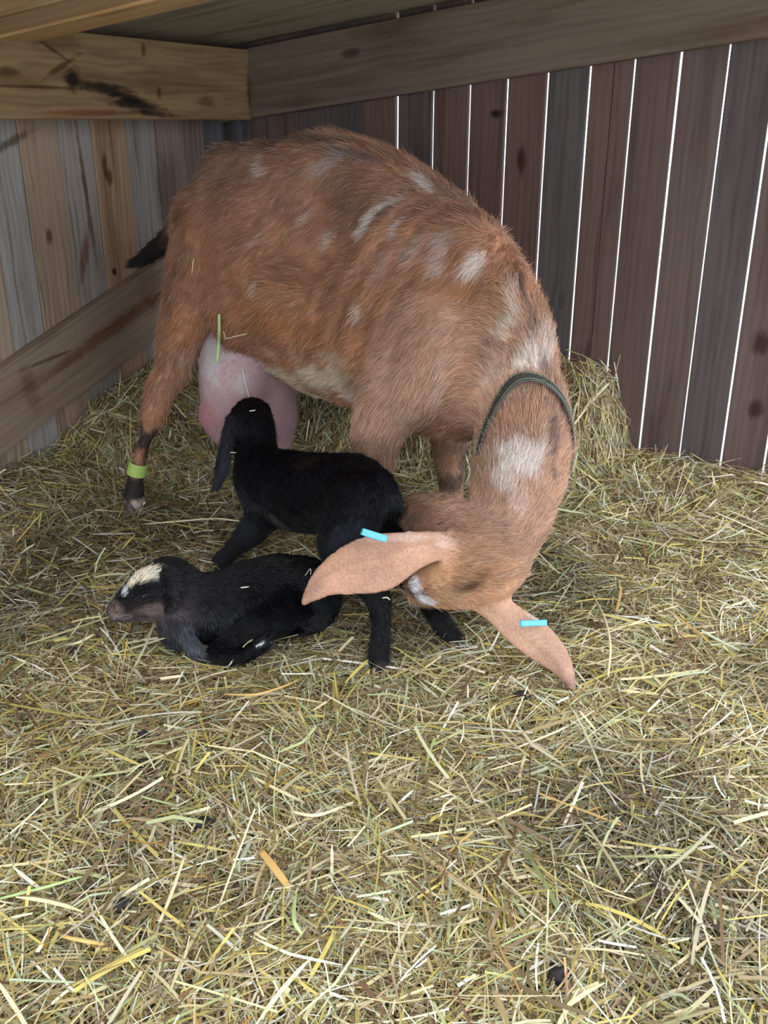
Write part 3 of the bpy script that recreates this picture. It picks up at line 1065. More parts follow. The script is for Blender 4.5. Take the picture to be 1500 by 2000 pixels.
# head
G.chain([V(945, 1090, 1.59, 76), V(900, 1060, 1.61, 66), V(855, 1025, 1.66, 54), V(820, 1008, 1.70, 39), V(792, 1003, 1.73, 27)], k=0.03, flow=-1, col=SALMON)
G.chain([V(940, 1110, 1.57, 72), V(885, 1128, 1.55, 58), V(830, 1140, 1.56, 41)], k=0.03, flow=-1, col=(.45, .25, .14))
G.ell(W(862, 1082, 1.63), (0.06, 0.05, 0.05), k=0.03, col=SALMON)
MUZ = W(790, 1003, 1.73)
earn = toward_cam(740, 1090)
EL = [(892, 1066, 1.555, 30), (850, 1066, 1.53, 31), (800, 1076, 1.51, 42), (745, 1096, 1.50, 58), (690, 1110, 1.50, 53), (640, 1132, 1.50, 35), (608, 1160, 1.50, 18), (595, 1176, 1.50, 6)]
P_, R_r, earL = ear_cloud(EL, earn + np.array([0.1, 0, 0.25]), cup=0.15)
G.cloud(P_, R_r, k=0.012, col=(.46, .27, .19), flow=(-1, 0, -.3))
ER = [(940, 1165, 1.545, 30), (975, 1192, 1.53, 30), (1010, 1222, 1.51, 35), (1050, 1252, 1.49, 37), (1085, 1285, 1.47, 29), (1108, 1320, 1.46, 17), (1121, 1358, 1.45, 5)]
P_, R_r, earR = ear_cloud(ER, toward_cam(1040, 1260) + np.array([-0.15, 0, 0.2]), cup=0.25)
G.cloud(P_, R_r, k=0.012, col=(.45, .28, .20), flow=(1, 0, -.8))

EARPTS = np.concatenate([earL[14:], earR[12:]])
WH, SM, OR_, BR, GY = (.72, .66, .62), SALMON, (.44, .20, .085), (.17, .085, .055), (.30, .25, .25)
patches = [
    # (px, py, half length, half width, angle, colour, strength)
    (276, 838, 8, 20, 0, DARK, .95), (300, 848, 22, 8, 30, DARK, .9), (290, 858, 16, 12, 0, DARK, 1),
    (282, 780, 6, 46, -12, BR, .8), (250, 980, 6, 16, 0, DARK, .9), (366, 640, 40, 40, 0, OR_, .6), (370, 700, 34, 26, 0, SM, .55), (320, 770, 18, 44, -25, (.42, .24, .16), .6), (330, 560, 12, 80, 0, BR, .6),
    (335, 440, 14, 60, -10, BR, .5), (360, 500, 14, 40, 0, (.3, .17, .12), .6),
    (450, 285, 60, 16, 10, (.16, .10, .07), .7), (560, 275, 60, 12, 0, (.10, .065, .05), .8), (650, 275, 60, 14, -5, (.13, .085, .06), .75), (700, 305, 55, 14, -25, (.12, .09, .09), .7),
    (518, 320, 9, 40, 5, PALE, .75), (655, 315, 34, 12, 20, (.36, .3, .3), .6), (620, 330, 20, 16, 30, (.42, .32, .28), .5),
    (640, 470, 8, 22, -25, PALE, .6), (655, 455, 5, 14, -25, PALE, .6), (498, 560, 7, 16, 0, PALE, .7), (500, 470, 26, 6, 40, (.45, .36, .33), .5), (605, 420, 26, 5, 40, PALE, .45),
    (725, 425, 38, 11, 55, WH, .75), (760, 400, 34, 10, 25, WH, .6), (780, 440, 10, 24, -25, WH, .6), (755, 410, 26, 8, 20, (.14, .1, .1), .5), (830, 360, 26, 18, -30, WH, .8), (800, 345, 30, 12, -30, OR_, .5),
    (750, 510, 12, 34, -25, GY, .4), (812, 480, 16, 46, -30, (.5, .4, .37), .6), (862, 490, 18, 50, -15, (.5, .4, .37), .65), (925, 515, 20, 32, -20, WH, .75), (905, 555, 34, 14, 10, OR_, .5),
    (700, 605, 9, 18, 0, WH, .65), (880, 380, 60, 14, -25, (.2, .12, .1), .6), (930, 420, 40, 12, -35, (.2, .12, .1), .6), (1020, 560, 10, 50, 12, (.09, .06, .06), .75), (1000, 570, 14, 40, 10, PALE, .5),
    (1040, 640, 12, 50, -5, (.2, .13, .12), .5), (970, 660, 12, 60, -35, (.22, .15, .13), .5), (1000, 630, 14, 40, -35, PALE, .55), (1035, 700, 44, 24, 35, WH, .7), (1065, 680, 20, 50, -15, WH, .55), (1065, 725, 14, 22, 0, (.16, .11, .11), .7),
    (960, 740, 18, 50, -30, (.55, .42, .36), .5), (860, 760, 16, 60, 5, (.6, .46, .4), .55), (870, 700, 12, 30, 10, (.55, .4, .33), .4), (800, 650, 60, 60, 0, (.40, .21, .13), .5),
    (640, 738, 70, 24, -5, CREAM, .85), (690, 768, 40, 20, 0, (.72, .62, .52), .8), (560, 738, 60, 20, -25, CREAM, .85), (480, 712, 46, 14, -38, CREAM, .8), (530, 690, 20, 16, 0, (.6, .42, .32), .6), (590, 700, 16, 14, 0, (.62, .45, .35), .6), (660, 700, 30, 14, 20, (.62, .48, .38), .6), (640, 690, 40, 12, 20, (.5, .33, .22), .6), (610, 775, 60, 16, -5, CREAM, .8),
    (520, 620, 90, 30, -20, OR_, .5), (600, 640, 90, 30, -10, OR_, .45), (760, 700, 40, 40, 0, (.46, .28, .2), .4),
    (820, 865, 40, 12, 0, (.55, .42, .36), .5), (905, 870, 26, 16, 0, (.18, .12, .11), .6), (890, 800, 40, 40, 0, (.43, .25, .18), .5),
    (1020, 905, 54, 44, 20, WH, .9), (985, 945, 20, 34, 0, WH, .7), (1010, 985, 24, 26, 0, (.62, .48, .43), .5), (1075, 860, 10, 60, -5, (.12, .08, .08), .65), (1050, 895, 10, 46, -15, WH, .5), (1075, 930, 8, 20, -5, (.1, .07, .07), .7),
    (1010, 820, 60, 26, 10, (.52, .28, .17), .6), (1100, 850, 18, 60, 0, (.5, .3, .21), .5),
    (812, 1158, 30, 11, -30, (.09, .06, .065), .95), (807, 1138, 17, 14, 0, (.82, .82, .85), 1), (829, 1172, 18, 8, -15, (.8, .8, .84), 1), (825, 1183, 22, 8, -20, (.09, .065, .06), .7),
    (905, 1145, 24, 13, 25, (.085, .045, .028), .95), (930, 1125, 24, 10, 40, (.2, .10, .05), .8), (855, 1138, 22, 18, 0, (.50, .33, .19), .7), (885, 1150, 26, 14, 30, (.20, .11, .06), .6), (850, 1125, 40, 26, 0, (.42, .22, .11), .5), (870, 1165, 40, 14, 10, (.5, .33, .2), .5),
    (780, 1050, 60, 10, 0, (.58, .42, .36), .7), (870, 1055, 26, 20, 0, (.58, .42, .35), .6), (740, 1108, 80, 4, 8, (.36, .2, .14), .55), (660, 1105, 34, 20, 30, (.50, .29, .19), .5), (1050, 1205, 22, 8, -20, (.6, .5, .46), .7), (1075, 1285, 8, 30, 40, (.38, .23, .17), .5),
    (785, 1000, 12, 24, 0, (.40, .22, .19), .7), (860, 1010, 50, 30, 0, (.48, .29, .22), .5),
    (618, 1150, 22, 8, 40, (.26, .17, .14), .5), (1112, 1340, 10, 24, -15, (.3, .2, .17), .55),
    (880, 945, 30, 20, 0, (.13, .08, .07), .8), (905, 900, 10, 40, 0, (.1, .07, .06), .7),
]


def goat_recolor(P, c):
    # ridge of the back is duller and browner; speckled roaning all over
    n1 = vnoise(P, 14, 3) - .5; n2 = vnoise(P, 45, 4) - .5
    up = smooth01((P[:, 2] - 0.62) / 0.2)[:, None] * (P[:, 0] < 0.33)[:, None]
    c = c * (1 - up * 0.55) + np.array([.27, .15, .105]) * up * 0.55
    c = c * (1 + 0.5 * n1 + 0.3 * n2)[:, None]
    # near hind foot: black pastern, pale toe, black up the back of the cannon
    z = P[:, 2] + n2 * 0.03
    leg = ((P[:, 0] < -0.50) & (P[:, 1] < 2.42) & (P[:, 2] < 0.30)).astype(float)
    side = np.clip((P[:, 0] + 0.625 + (0.12 - P[:, 2]) * 0.15) / 0.016, 0, 1)
    wb = leg * smooth01((z - 0.045) / 0.012) * smooth01((0.120 - z) / 0.012)
    wb = np.maximum(wb, leg * smooth01((z - 0.12) / 0.02) * smooth01((0.225 - z) / 0.03) * np.maximum(side, smooth01((z - 0.175) / 0.02)))
    wt = leg * smooth01((0.055 - z) / 0.012)
    c = c * (1 - wb[:, None]) + np.array([.022, .017, .018]) * wb[:, None]
    c = c * (1 - wt[:, None]) + np.array([.40, .35, .33]) * wt[:, None]
    return c


RA = (W(760, 500, 2.0) - W(560, 500, 2.2)); RA[2] = 0; RA /= np.linalg.norm(RA)
R0 = W(660, 500, 2.1)


def goat_relief(P):
    # the ribs and muscle show through the coat
    a = (P - R0) @ RA
    c = a - 0.42 * (P[:, 2] - 0.6)
    m_ = smooth01((a + 0.02) / 0.06) * smooth01((0.27 - a) / 0.06) * smooth01((P[:, 2] - 0.42) / 0.1) * smooth01((0.84 - P[:, 2]) / 0.08)
    n1 = vnoise(P, 9, 71) - .5
    n2 = vnoise(P, 22, 72) - .5
    far = (P[:, 1] > 1.8)
    return 0.0075 * m_ * np.sin(c * 2 * math.pi / 0.058) + (0.010 * n1 + 0.004 * n2) * far


M_coat = coat_mat('goat_coat', 0.6, 0.25)
_n = M_coat.node_tree
_b = [x for x in _n.nodes if x.type == 'BSDF_PRINCIPLED'][0]
_a = [x for x in _n.nodes if x.type == 'ATTRIBUTE'][0]
_t = N(_n, 'ShaderNodeTexNoise'); _t.inputs['Scale'].default_value = 260; _t.inputs['Detail'].default_value = 6
_c = N(_n, 'ShaderNodeTexCoord'); _n.links.new(_c.outputs['Object'], _t.inputs['Vector'])
_r = ramp(_n, [(0.32, (0.80, 0.78, 0.78)), (0.68, (1.16, 1.15, 1.15))]); _n.links.new(_t.outputs['Fac'], _r.inputs[0])
_m = N(_n, 'ShaderNodeMix', data_type='RGBA', blend_type='MULTIPLY'); _m.inputs[0].default_value = 1
_n.links.new(_a.outputs['Color'], _m.inputs[6]); _n.links.new(_r.outputs[0], _m.inputs[7]); _n.links.new(_m.outputs[2], _b.inputs['Base Color'])
_p = N(_n, 'ShaderNodeBump'); _p.inputs['Strength'].default_value = 0.5; _p.inputs['Distance'].default_value = 0.002
_n.links.new(_t.outputs['Fac'], _p.inputs['Height']); _n.links.new(_p.outputs[0], _b.inputs['Normal'])
goat = empty('goat', None)
gdat = skin_obj('body', G, 0.005, CHEST, M_coat, goat, patches, goat_recolor, relief=goat_relief)
M_fur = coat_mat('goat_fur', 0.45, 0.35)


def goat_len(P):
    # short on ears, muzzle and lower legs; long on the belly line
    f = np.ones(len(P))
    de = np.full(len(P), 9.0)
    for q in EARPTS[::2]: de = np.minimum(de, ((P - q[:3]) ** 2).sum(1) - q[3] ** 2)
    f *= 1 - 0.6 * smooth01((0.30 - P[:, 2]) / 0.12) * (P[:, 1] > 1.9)
    f *= 1 - 0.35 * smooth01((1.75 - P[:, 1]) / 0.2)
    f *= 1 - 0.75 * smooth01((0.006 - de) / 0.0055)
    f *= 1 - 0.4 * smooth01((0.085 - np.sqrt(((P - MUZ) ** 2).sum(1))) / 0.04)
    return f


def goat_dens(P):
    de = np.full(len(P), 9.0)
    for q in EARPTS[::2]: de = np.minimum(de, ((P - q[:3]) ** 2).sum(1) - q[3] ** 2)
    return (1 + 2.2 * (P[:, 1] < 1.8)) * (0.03 + 0.97 * smooth01((de - 0.0005) / 0.006))


if FUR:
    fur('fur', gdat, 300000, 0.021, 0.00048, 0.22, M_fur, goat, 3, white=0.07, vary=.38, clump=.35, nclump=16000, lenfn=goat_len, densfn=goat_dens)

# udder
U = Blob()
U.ells([(W(455, 755, 2.30), (.080, .085, .118), np.eye(3)), (W(478, 690, 2.34), (.10, .1, .10), np.eye(3))], k=.03, ki=.05, col=(.44, .29, .31))
U.ells([(W(532, 775, 2.37), (.058, .075, .105), np.eye(3)), (W(530, 700, 2.38), (.07, .08, .09), np.eye(3))], k=.03, ki=.05, col=(.42, .27, .30))
U.chain([V(545, 820, 2.36, 34), V(550, 850, 2.36, 24), V(550, 878, 2.36, 17)], k=.03, col=(.42, .25, .29))
U.chain([V(430, 815, 2.29, 40), V(440, 850, 2.28, 24)], k=.03, col=(.42, .24, .26))
udder_blob = U
M_udder = coat_mat('udder_skin', 0.5, 0.4)
udat = skin_obj('udder', U, 0.006, (.55, .4, .4), M_udder, goat,
                [(408, 705, 22, 70, -8, (.50, .47, .48), .85), (440, 670, 40, 30, 0, (.46, .42, .42), .6), (400, 815, 30, 40, 0, (.42, .20, .21), .6), (480, 750, 20, 26, 0, (.52, .45, .48), .6),
                 (490, 760, 6, 50, 0, (.42, .27, .3), .5)])
if FUR:
    fur('down', udat, 14000, 0.007, 0.0003, 0.3, M_fur, udat[0], 4, vary=0.2)
M_hoof = plain('hoof_horn', (.10, .08, .07), 0.45, 0.4, 0.4, 90)
for (px, py, Y) in ((262, 996, 2.285), (492, 928, 2.61), (742, 1095, 2.05), (884, 1012, 2.28)):
    hoof('hoof', W(px, py, Y), (0.55, -0.83), 0.029, M_hoof, goat)

# leg band: an open plastic strap round the pastern, with a tab
def band_ring(name, blob, centre, axis, width, thick, mat, parent, gap=0.0, ref=(1, 0, 0), seg=72, lift_=0.002):
    axis = np.asarray(axis, float); axis /= np.linalg.norm(axis)
    e1 = np.asarray(ref, float) - axis * np.dot(ref, axis); e1 /= np.linalg.norm(e1); e2 = np.cross(axis, e1)
    vs = []
    n_ = seg if gap > 0 else seg
    for i in range(n_):
        a = gap / 2 + (2 * math.pi - gap) * i / (n_ - (1 if gap > 0 else 0))
        d = e1 * math.cos(a) + e2 * math.sin(a)
        rr = []
        for w in (-0.5, 0.5):
            ts = np.linspace(0.002, 0.16, 400)
            Pn = centre + axis * w * width + ts[:, None] * d
            Fv = blob.eval(Pn)
            j = np.argmax(Fv > 0)
            rr.append(ts[j])
        rr = [max(rr) * 0.6 + r_ * 0.4 for r_ in rr]
        for w, r_ in zip((-0.5, 0.5), rr):
            for t in (lift_, lift_ + thick):
                vs.append(centre + axis * w * width + d * (r_ + t))
    vs = np.array(vs).reshape(n_, 4, 3)
    for _ in range(4):
        if gap == 0: vs = (np.roll(vs, 1, 0) + vs * 2 + np.roll(vs, -1, 0)) / 4
        else: vs[1:-1] = (vs[:-2] + vs[1:-1] * 2 + vs[2:]) / 4
    fs = []
    for i in range(n_ if gap == 0 else n_ - 1):
        j = (i + 1) % n_
        for a, b_ in ((0, 1), (1, 3), (3, 2), (2, 0)):
            fs.append((i * 4 + a, i * 4 + b_, j * 4 + b_, j * 4 + a))
    if gap > 0:
        fs.append((0, 2, 3, 1)); e_ = (n_ - 1) * 4; fs.append((e_, e_ + 1, e_ + 3, e_ + 2))
    o = link(name, make_mesh(name, vs.reshape(-1, 3), fs), mat, parent)
    md = o.modifiers.new('bevel', 'BEVEL'); md.width = thick * 0.3; md.segments = 2; md.limit_method = 'ANGLE'
    return o, vs


M_band = plain('lime_plastic', (.38, .52, .14), 0.35, 0.5)
bc = W(270, 915, 2.29)
ax_ = W(277, 880, 2.29) - W(263, 950, 2.29)
band, _ = band_ring('leg_band', G, bc, ax_, 0.034, 0.0025, M_band, goat, gap=0.5, ref=(-1, 0.2, 0), lift_=0.004)
band['label'] = 'lime green plastic leg band'

# collar
M_collar = plain('green_black_leather', (.040, .048, .038), 0.5, 0.5, 0.35, 70)
A1, A2, A3 = hit(G, 945, 862), hit(G, 1043, 760), hit(G, 1090, 790)
nrm = np.cross(A2 - A1, A3 - A1); nrm /= np.linalg.norm(nrm)
naxis = W(1022, 880, 1.80) - W(1010, 750, 1.92); naxis /= np.linalg.norm(naxis)
if np.dot(nrm, naxis) < 0: nrm = -nrm
c0 = W(1018, 812, 1.87)
c0 = c0 - nrm * np.dot(c0 - A2, nrm)
print('collar', A1, A2, A3, nrm, naxis)
collar, cvs = band_ring('collar', G, c0, nrm, 0.030, 0.003, M_collar, goat, lift_=0.006, seg=96)
collar['label'] = 'dark green leather collar with pale stitching'
M_thread = plain('pale_thread', (.35, .36, .28), 0.8, 0.2)
tv, tf = [], []
for i in range(0, 96):
    for (ia, ib, tt) in ((1, 3, 0.14), (1, 3, 0.86)):
        p = cvs[i, ia] * (1 - tt) + cvs[i, ib] * tt; q0 = cvs[(i + 1) % 96, ia] * (1 - tt) + cvs[(i + 1) % 96, ib] * tt
        out_d = cvs[i, 1] - cvs[i, 0]; out_d /= np.linalg.norm(out_d)
        q = p + (q0 - p) * 0.62
        b0 = len(tv); wd = (cvs[i, 3] - cvs[i, 1]); wd = wd / np.linalg.norm(wd) * 0.0006
        tv += [p - wd, q - wd, q + wd, p + wd, p - wd + out_d * .0009, q - wd + out_d * .0009, q + wd + out_d * .0009, p + wd + out_d * .0009]
        tf += [(b0 + a, b0 + b_, b0 + c_, b0 + d_) for a, b_, c_, d_ in ((3, 2, 1, 0), (4, 5, 6, 7), (0, 1, 5, 4), (1, 2, 6, 5), (2, 3, 7, 6), (3, 0, 4, 7))]
link('stitching', make_mesh('stitching', tv, tf), M_thread, collar)

# closed eyelid, nostril and mouth line
M_lid = plain('eyelid', (.02, .016, .018), 0.3, 0.5)


def crease(name, blob, pts, r, mat, parent):
    P3 = [hit(blob, *p) for p in pts]
    cu = bpy.data.curves.new(name, 'CURVE'); cu.dimensions = '3D'; cu.bevel_depth = r; cu.bevel_resolution = 3
    sp = cu.splines.new('BEZIER'); sp.bezier_points.add(len(P3) - 1)
    for b_, p in zip(sp.bezier_points, P3):
        b_.co = p; b_.handle_left_type = b_.handle_right_type = 'AUTO'
    cu.use_fill_caps = True
    tmp = bpy.data.objects.new(name + '_path', cu)
    me = bpy.data.meshes.new_from_object(tmp)
    bpy.data.objects.remove(tmp); bpy.data.curves.remove(cu)
    me.materials.clear()
    return link(name, me, mat, parent)



# ear tags: small blue clips over the edge of each ear
M_tag = plain('sky_blue_plastic', (.10, .46, .66), 0.35, 0.5)


def ear_tag(pa, pb, Y, hw):
    a, b_ = W(*pa, Y), W(*pb, Y)
    d = b_ - a; L = np.linalg.norm(d); d /= L
    vdir = toward_cam(*pa)
    u_ = np.cross(vdir, d); u_ /= np.linalg.norm(u_); nrm_ = np.cross(d, u_)
    me_v, me_f = [], []
    def slab(o, e1, e2, e3, l1, l2, l3):
        b0 = len(me_v)
        for i in (0, 1):
            for j in (0, 1):
                for k in (0, 1):
                    me_v.append(o + e1 * l1 * i + e2 * l2 * j + e3 * l3 * k)
        for q in ((0, 1, 3, 2), (4, 6, 7, 5), (0, 4, 5, 1), (2, 3, 7, 6), (0, 2, 6, 4), (1, 5, 7, 3)):
            me_f.append(tuple(b0 + x for x in q))
    w = hw * 2 * S(pa[1], Y)
    slab(a - u_ * w / 2, d, u_, nrm_, L, w, 0.005)           # front arm
    slab(a - u_ * w / 2 - nrm_ * 0.020, d, u_, nrm_, L, w, 0.004)   # back arm
    slab(a - u_ * w / 2 - nrm_ * 0.018, d, u_, nrm_, 0.006, w, 0.020)  # bridge over the edge
    o = link('ear_tag', make_mesh('ear_tag', me_v, me_f), M_tag, goat)
    md = o.modifiers.new('bevel', 'BEVEL'); md.width = 0.0016; md.segments = 3
    o['label'] = 'sky blue ear tag'


ear_tag((707, 1038), (755, 1053), 1.482, 7.0)
ear_tag((1068, 1216), (1017, 1218), 1.468, 6.0)
crease('eyelid', G, [(856, 1025), (867, 1020), (880, 1012)], .0022, M_lid, goat)
g0 = W(600, 1000, 2.2)
settle(goat, g0[0], g0[1], 0.0)
tag(goat, 'large chestnut brown goat with pale patches and long ears bending its head down', 'goat')

# ------------------------------------------------------------------ the kids
BLK = (.004, .004, .0055)
M_kid = coat_mat('kid_coat', 0.6, 0.1)
M_wetfur = coat_mat('wet_kid_fur', 0.28, 0.3)
M_kidfur = coat_mat('kid_fur', 0.38, 0.28)
A = Blob()
A.ells(stations([(503, 935, 1.98, 55, .050), (550, 955, 1.92, 76, .058), (600, 964, 1.86, 78, .062), (650, 962, 1.80, 75, .062), (700, 965, 1.74, 74, .060), (725, 985, 1.69, 50, .050)], 0.050), k=.03, ki=.03, col=BLK, flow=(.6, -.6, -.7))
A.chain([V(520, 935, 1.97, 50), V(505, 895, 2.0, 42), V(492, 855, 2.03, 38)], k=.025, flow=-1, col=BLK)
A.chain([V(487, 832, 2.05, 43), V(490, 815, 2.08, 37), V(500, 808, 2.12, 28), V(508, 806, 2.155, 20)], k=.02, flow=-1, col=BLK)
P_, R_r, _ = ear_cloud([(452, 815, 2.02, 13), (445, 850, 1.99, 15), (437, 890, 1.97, 16), (429, 925, 1.96, 15), (421, 953, 1.955, 8)], toward_cam(430, 880) + np.array([-.5, 0, 0]), th=.006, cup=.3, nv=7)
A.cloud(P_, R_r, k=.01, col=(.02, .02, .025), flow=(0, 0, -1))
P_, R_r, _ = ear_cloud([(520, 812, 2.07, 12), (527, 840, 2.06, 14), (530, 872, 2.05, 13), (530, 900, 2.05, 8)], toward_cam(530, 860) + np.array([.6, 0, 0]), th=.006, cup=.3, nv=7)
A.cloud(P_, R_r, k=.01, col=(.02, .02, .025), flow=(0, 0, -1))
A.chain([V(520, 985, 1.95, 42), V(512, 1010, 1.95, 34), V(483, 1046, 1.96, 25), V(454, 1074, 1.97, 16), V(432, 1096, 1.975, 16)], k=.025, col=(.016, .016, .02))
A.chain([V(530, 985, 2.02, 30), V(505, 1010, 2.05, 24), V(482, 1040, 2.07, 15), V(462, 1064, 2.08, 13)], k=.02, col=BLK)
A.chain([V(698, 985, 1.66, 58), V(680, 1030, 1.62, 54), V(665, 1070, 1.60, 42), V(695, 1120, 1.58, 30), V(733, 1160, 1.57, 26), V(744, 1205, 1.56, 20), V(742, 1250, 1.55, 19), V(739, 1290, 1.545, 21)], k=.025, col=BLK)
A.chain([V(728, 985, 1.73, 42), V(765, 1070, 1.72, 36), V(820, 1150, 1.69, 24), V(850, 1195, 1.66, 20), V(872, 1232, 1.645, 19), V(886, 1248, 1.64, 18)], k=.02, col=BLK)
A.chain([V(742, 945, 1.68, 26), V(766, 970, 1.665, 16), V(776, 990, 1.66, 11), V(772, 1004, 1.66, 6)], k=.02, col=BLK)
kidA = empty('goat_kid', None)
adat = skin_obj('body', A, 0.0045, BLK, M_kid, kidA, [(600, 905, 40, 16, 0, (.03, .02, .014), .5), (545, 1020, 20, 20, 0, (.06, .045, .045), .7), (480, 1030, 30, 26, 30, (.022, .024, .034), .7), (745, 1300, 16, 8, 0, (.07, .05, .05), .8),
                                                     (440, 900, 12, 50, 8, (.022, .026, .04), .6), (680, 1050, 40, 30, 0, (.014, .018, .03), .6)])
if FUR:
    fur('fur', adat, 90000, 0.010, 0.00035, 0.25, M_kidfur, kidA, 5, clump=.35, vary=.4)
M_khoof = plain('kid_hoof_horn', (.03, .025, .025), 0.4, 0.4)
for (px, py, Y, f) in ((427, 1105, 1.975, (-.6, -.5)), (460, 1070, 2.08, (-.6, -.5)), (738, 1302, 1.54, (-.5, -.6)), (893, 1256, 1.635, (.3, -.8))):
    hoof('hoof', W(px, py, Y), f, 0.014, M_khoof, kidA)
p0 = W(600, 1150, 1.78)
settle(kidA, p0[0], p0[1], 0.0)
tag(kidA, 'black newborn kid standing and suckling at the udder of the brown goat', 'goat kid', 'newborn kids')

B = Blob()
B.ells(stations([(398, 1195, 1.63, 57, .052), (440, 1187, 1.65, 62, .060), (490, 1175, 1.67, 74, .068), (540, 1168, 1.69, 76, .070), (585, 1162, 1.71, 68, .064), (612, 1165, 1.72, 55, .05)], 0.05), k=.03, ki=.03, col=BLK, flow=(1, .2, -.5))
B.ell(W(600, 1192, 1.69), (.04, .05, .036), k=.03, col=BLK)
B.chain([V(405, 1182, 1.63, 48), V(375, 1162, 1.62, 41), V(340, 1147, 1.605, 41)], k=.025, flow=-1, col=BLK)
B.chain([V(345, 1142, 1.61, 42), V(305, 1144, 1.59, 44), V(275, 1158, 1.575, 35), V(248, 1178, 1.56, 26), V(228, 1190, 1.555, 18)], k=.02, flow=-1, col=BLK)
B.chain([V(330, 1168, 1.59, 33), V(290, 1184, 1.578, 27), V(252, 1197, 1.563, 17), V(230, 1201, 1.558, 12)], k=.02, flow=-1, col=(.09, .065, .065))
B.chain([V(375, 1190, 1.61, 48), V(350, 1215, 1.60, 34)], k=.03, col=(.013, .012, .014))
B.chain([V(345, 1208, 1.575, 25), V(357, 1232, 1.555, 18), V(374, 1258, 1.545, 14), V(390, 1281, 1.54, 13), V(404, 1291, 1.54, 11)], k=.010, col=(.045, .047, .06))
B.chain([V(332, 1205, 1.60, 22), V(326, 1235, 1.60, 16), V(335, 1252, 1.59, 14), V(365, 1258, 1.58, 10)], k=.010, col=(.03, .03, .035))
B.chain([V(560, 1185, 1.65, 50), V(515, 1215, 1.61, 38), V(470, 1246, 1.575, 26), V(432, 1272, 1.555, 22)], k=.014, col=BLK)
B.chain([V(425, 1281, 1.545, 18), V(465, 1281, 1.54, 16), V(500, 1266, 1.54, 14), V(515, 1257, 1.545, 12)], k=.008, col=BLK)
B.chain([V(585, 1195, 1.67, 34), V(598, 1212, 1.65, 20), V(622, 1208, 1.65, 19)], k=.012, col=BLK)
P_, R_r, _ = ear_cloud([(322, 1118, 1.56, 13), (334, 1142, 1.545, 17), (334, 1170, 1.545, 16), (325, 1192, 1.55, 9)], toward_cam(340, 1150), th=.006, cup=.35, nv=9)
B.cloud(P_, R_r, k=.01, col=(.015, .015, .018))
P_, R_r, _ = ear_cloud([(300, 1110, 1.63, 13), (318, 1098, 1.645, 15), (345, 1102, 1.65, 15), (365, 1115, 1.65, 8)], (0, -.3, 1), th=.006, cup=.3, nv=7)
B.cloud(P_, R_r, k=.01, col=(.015, .015, .018))
B.chain([V(625, 1130, 1.75, 16), V(642, 1150, 1.75, 10), V(645, 1165, 1.75, 6)], k=.02, col=BLK)
kidB = empty('goat_kid', None)
WB = (.74, .66, .52)
bdat = skin_obj('body', B, 0.0042, BLK, M_kid, kidB,
                [(280, 1122, 25, 15, 8, WB, .98), (257, 1138, 15, 13, 45, WB, .98), (243, 1156, 8, 12, 20, (.62, .64, .66), .95), (300, 1126, 10, 12, 0, (.74, .70, .6), .9), (262, 1160, 16, 7, 15, BLK, 1), (290, 1152, 20, 8, 5, BLK, 1),
                 (285, 1192, 28, 13, 10, (.16, .12, .115), .9), (300, 1160, 14, 8, 0, (.02, .018, .02), .8), (222, 1190, 16, 14, 0, (.13, .085, .08), .9), (240, 1205, 26, 6, 0, (.2, .17, .16), .6),
                 (375, 1250, 30, 16, -50, (.08, .085, .11), .8), (350, 1200, 16, 12, 0, (.08, .055, .06), .6), (505, 1261, 4.5, 4, 0, (.6, .62, .66), .95), (330, 1235, 14, 20, 0, (.06, .06, .075), .6)])
if FUR:
    fur('fur', bdat, 80000, 0.012, 0.00045, 0.34, M_wetfur, kidB, 6, clump=.8, vary=.6, nclump=9000,
        lenfn=lambda P: 1 - 0.5 * smooth01((-0.40 - P[:, 0]) / 0.08))
crease('eyelid', B, [(278, 1166), (289, 1161), (301, 1165)], .0028, M_lid, kidB)
crease('nostril', B, [(216, 1186), (221, 1183), (224, 1186)], .0022, M_lid, kidB)
crease('mouth', B, [(219, 1203), (235, 1205), (252, 1203)], .0015, M_lid, kidB)
hoof('hoof', W(521, 1258, 1.553), (.8, .4), 0.012, M_khoof, kidB)
hoof('hoof', W(420, 1292, 1.545), (.8, -.2), 0.012, M_khoof, kidB)
hoof('hoof', W(380, 1270, 1.575), (.8, -.2), 0.012, M_khoof, kidB)
p0 = W(460, 1230, 1.64)
settle(kidB, p0[0], p0[1], 0.0)
tag(kidB, 'wet black newborn kid with a white blaze lying curled on the straw', 'goat kid', 'newborn kids')
# ------------------------------------------------------------------ single stalks one can pick out
M_green = plain('fresh_grass_blade', (.42, .55, .24), 0.5, 0.4)
M_pale = plain('pale_stalk', (.66, .58, .38), 0.5, 0.4)
M_white = plain('bleached_stalk', (.78, .76, .68), 0.5, 0.4)
M_gold = plain('golden_stalk', (.60, .40, .14), 0.5, 0.4)


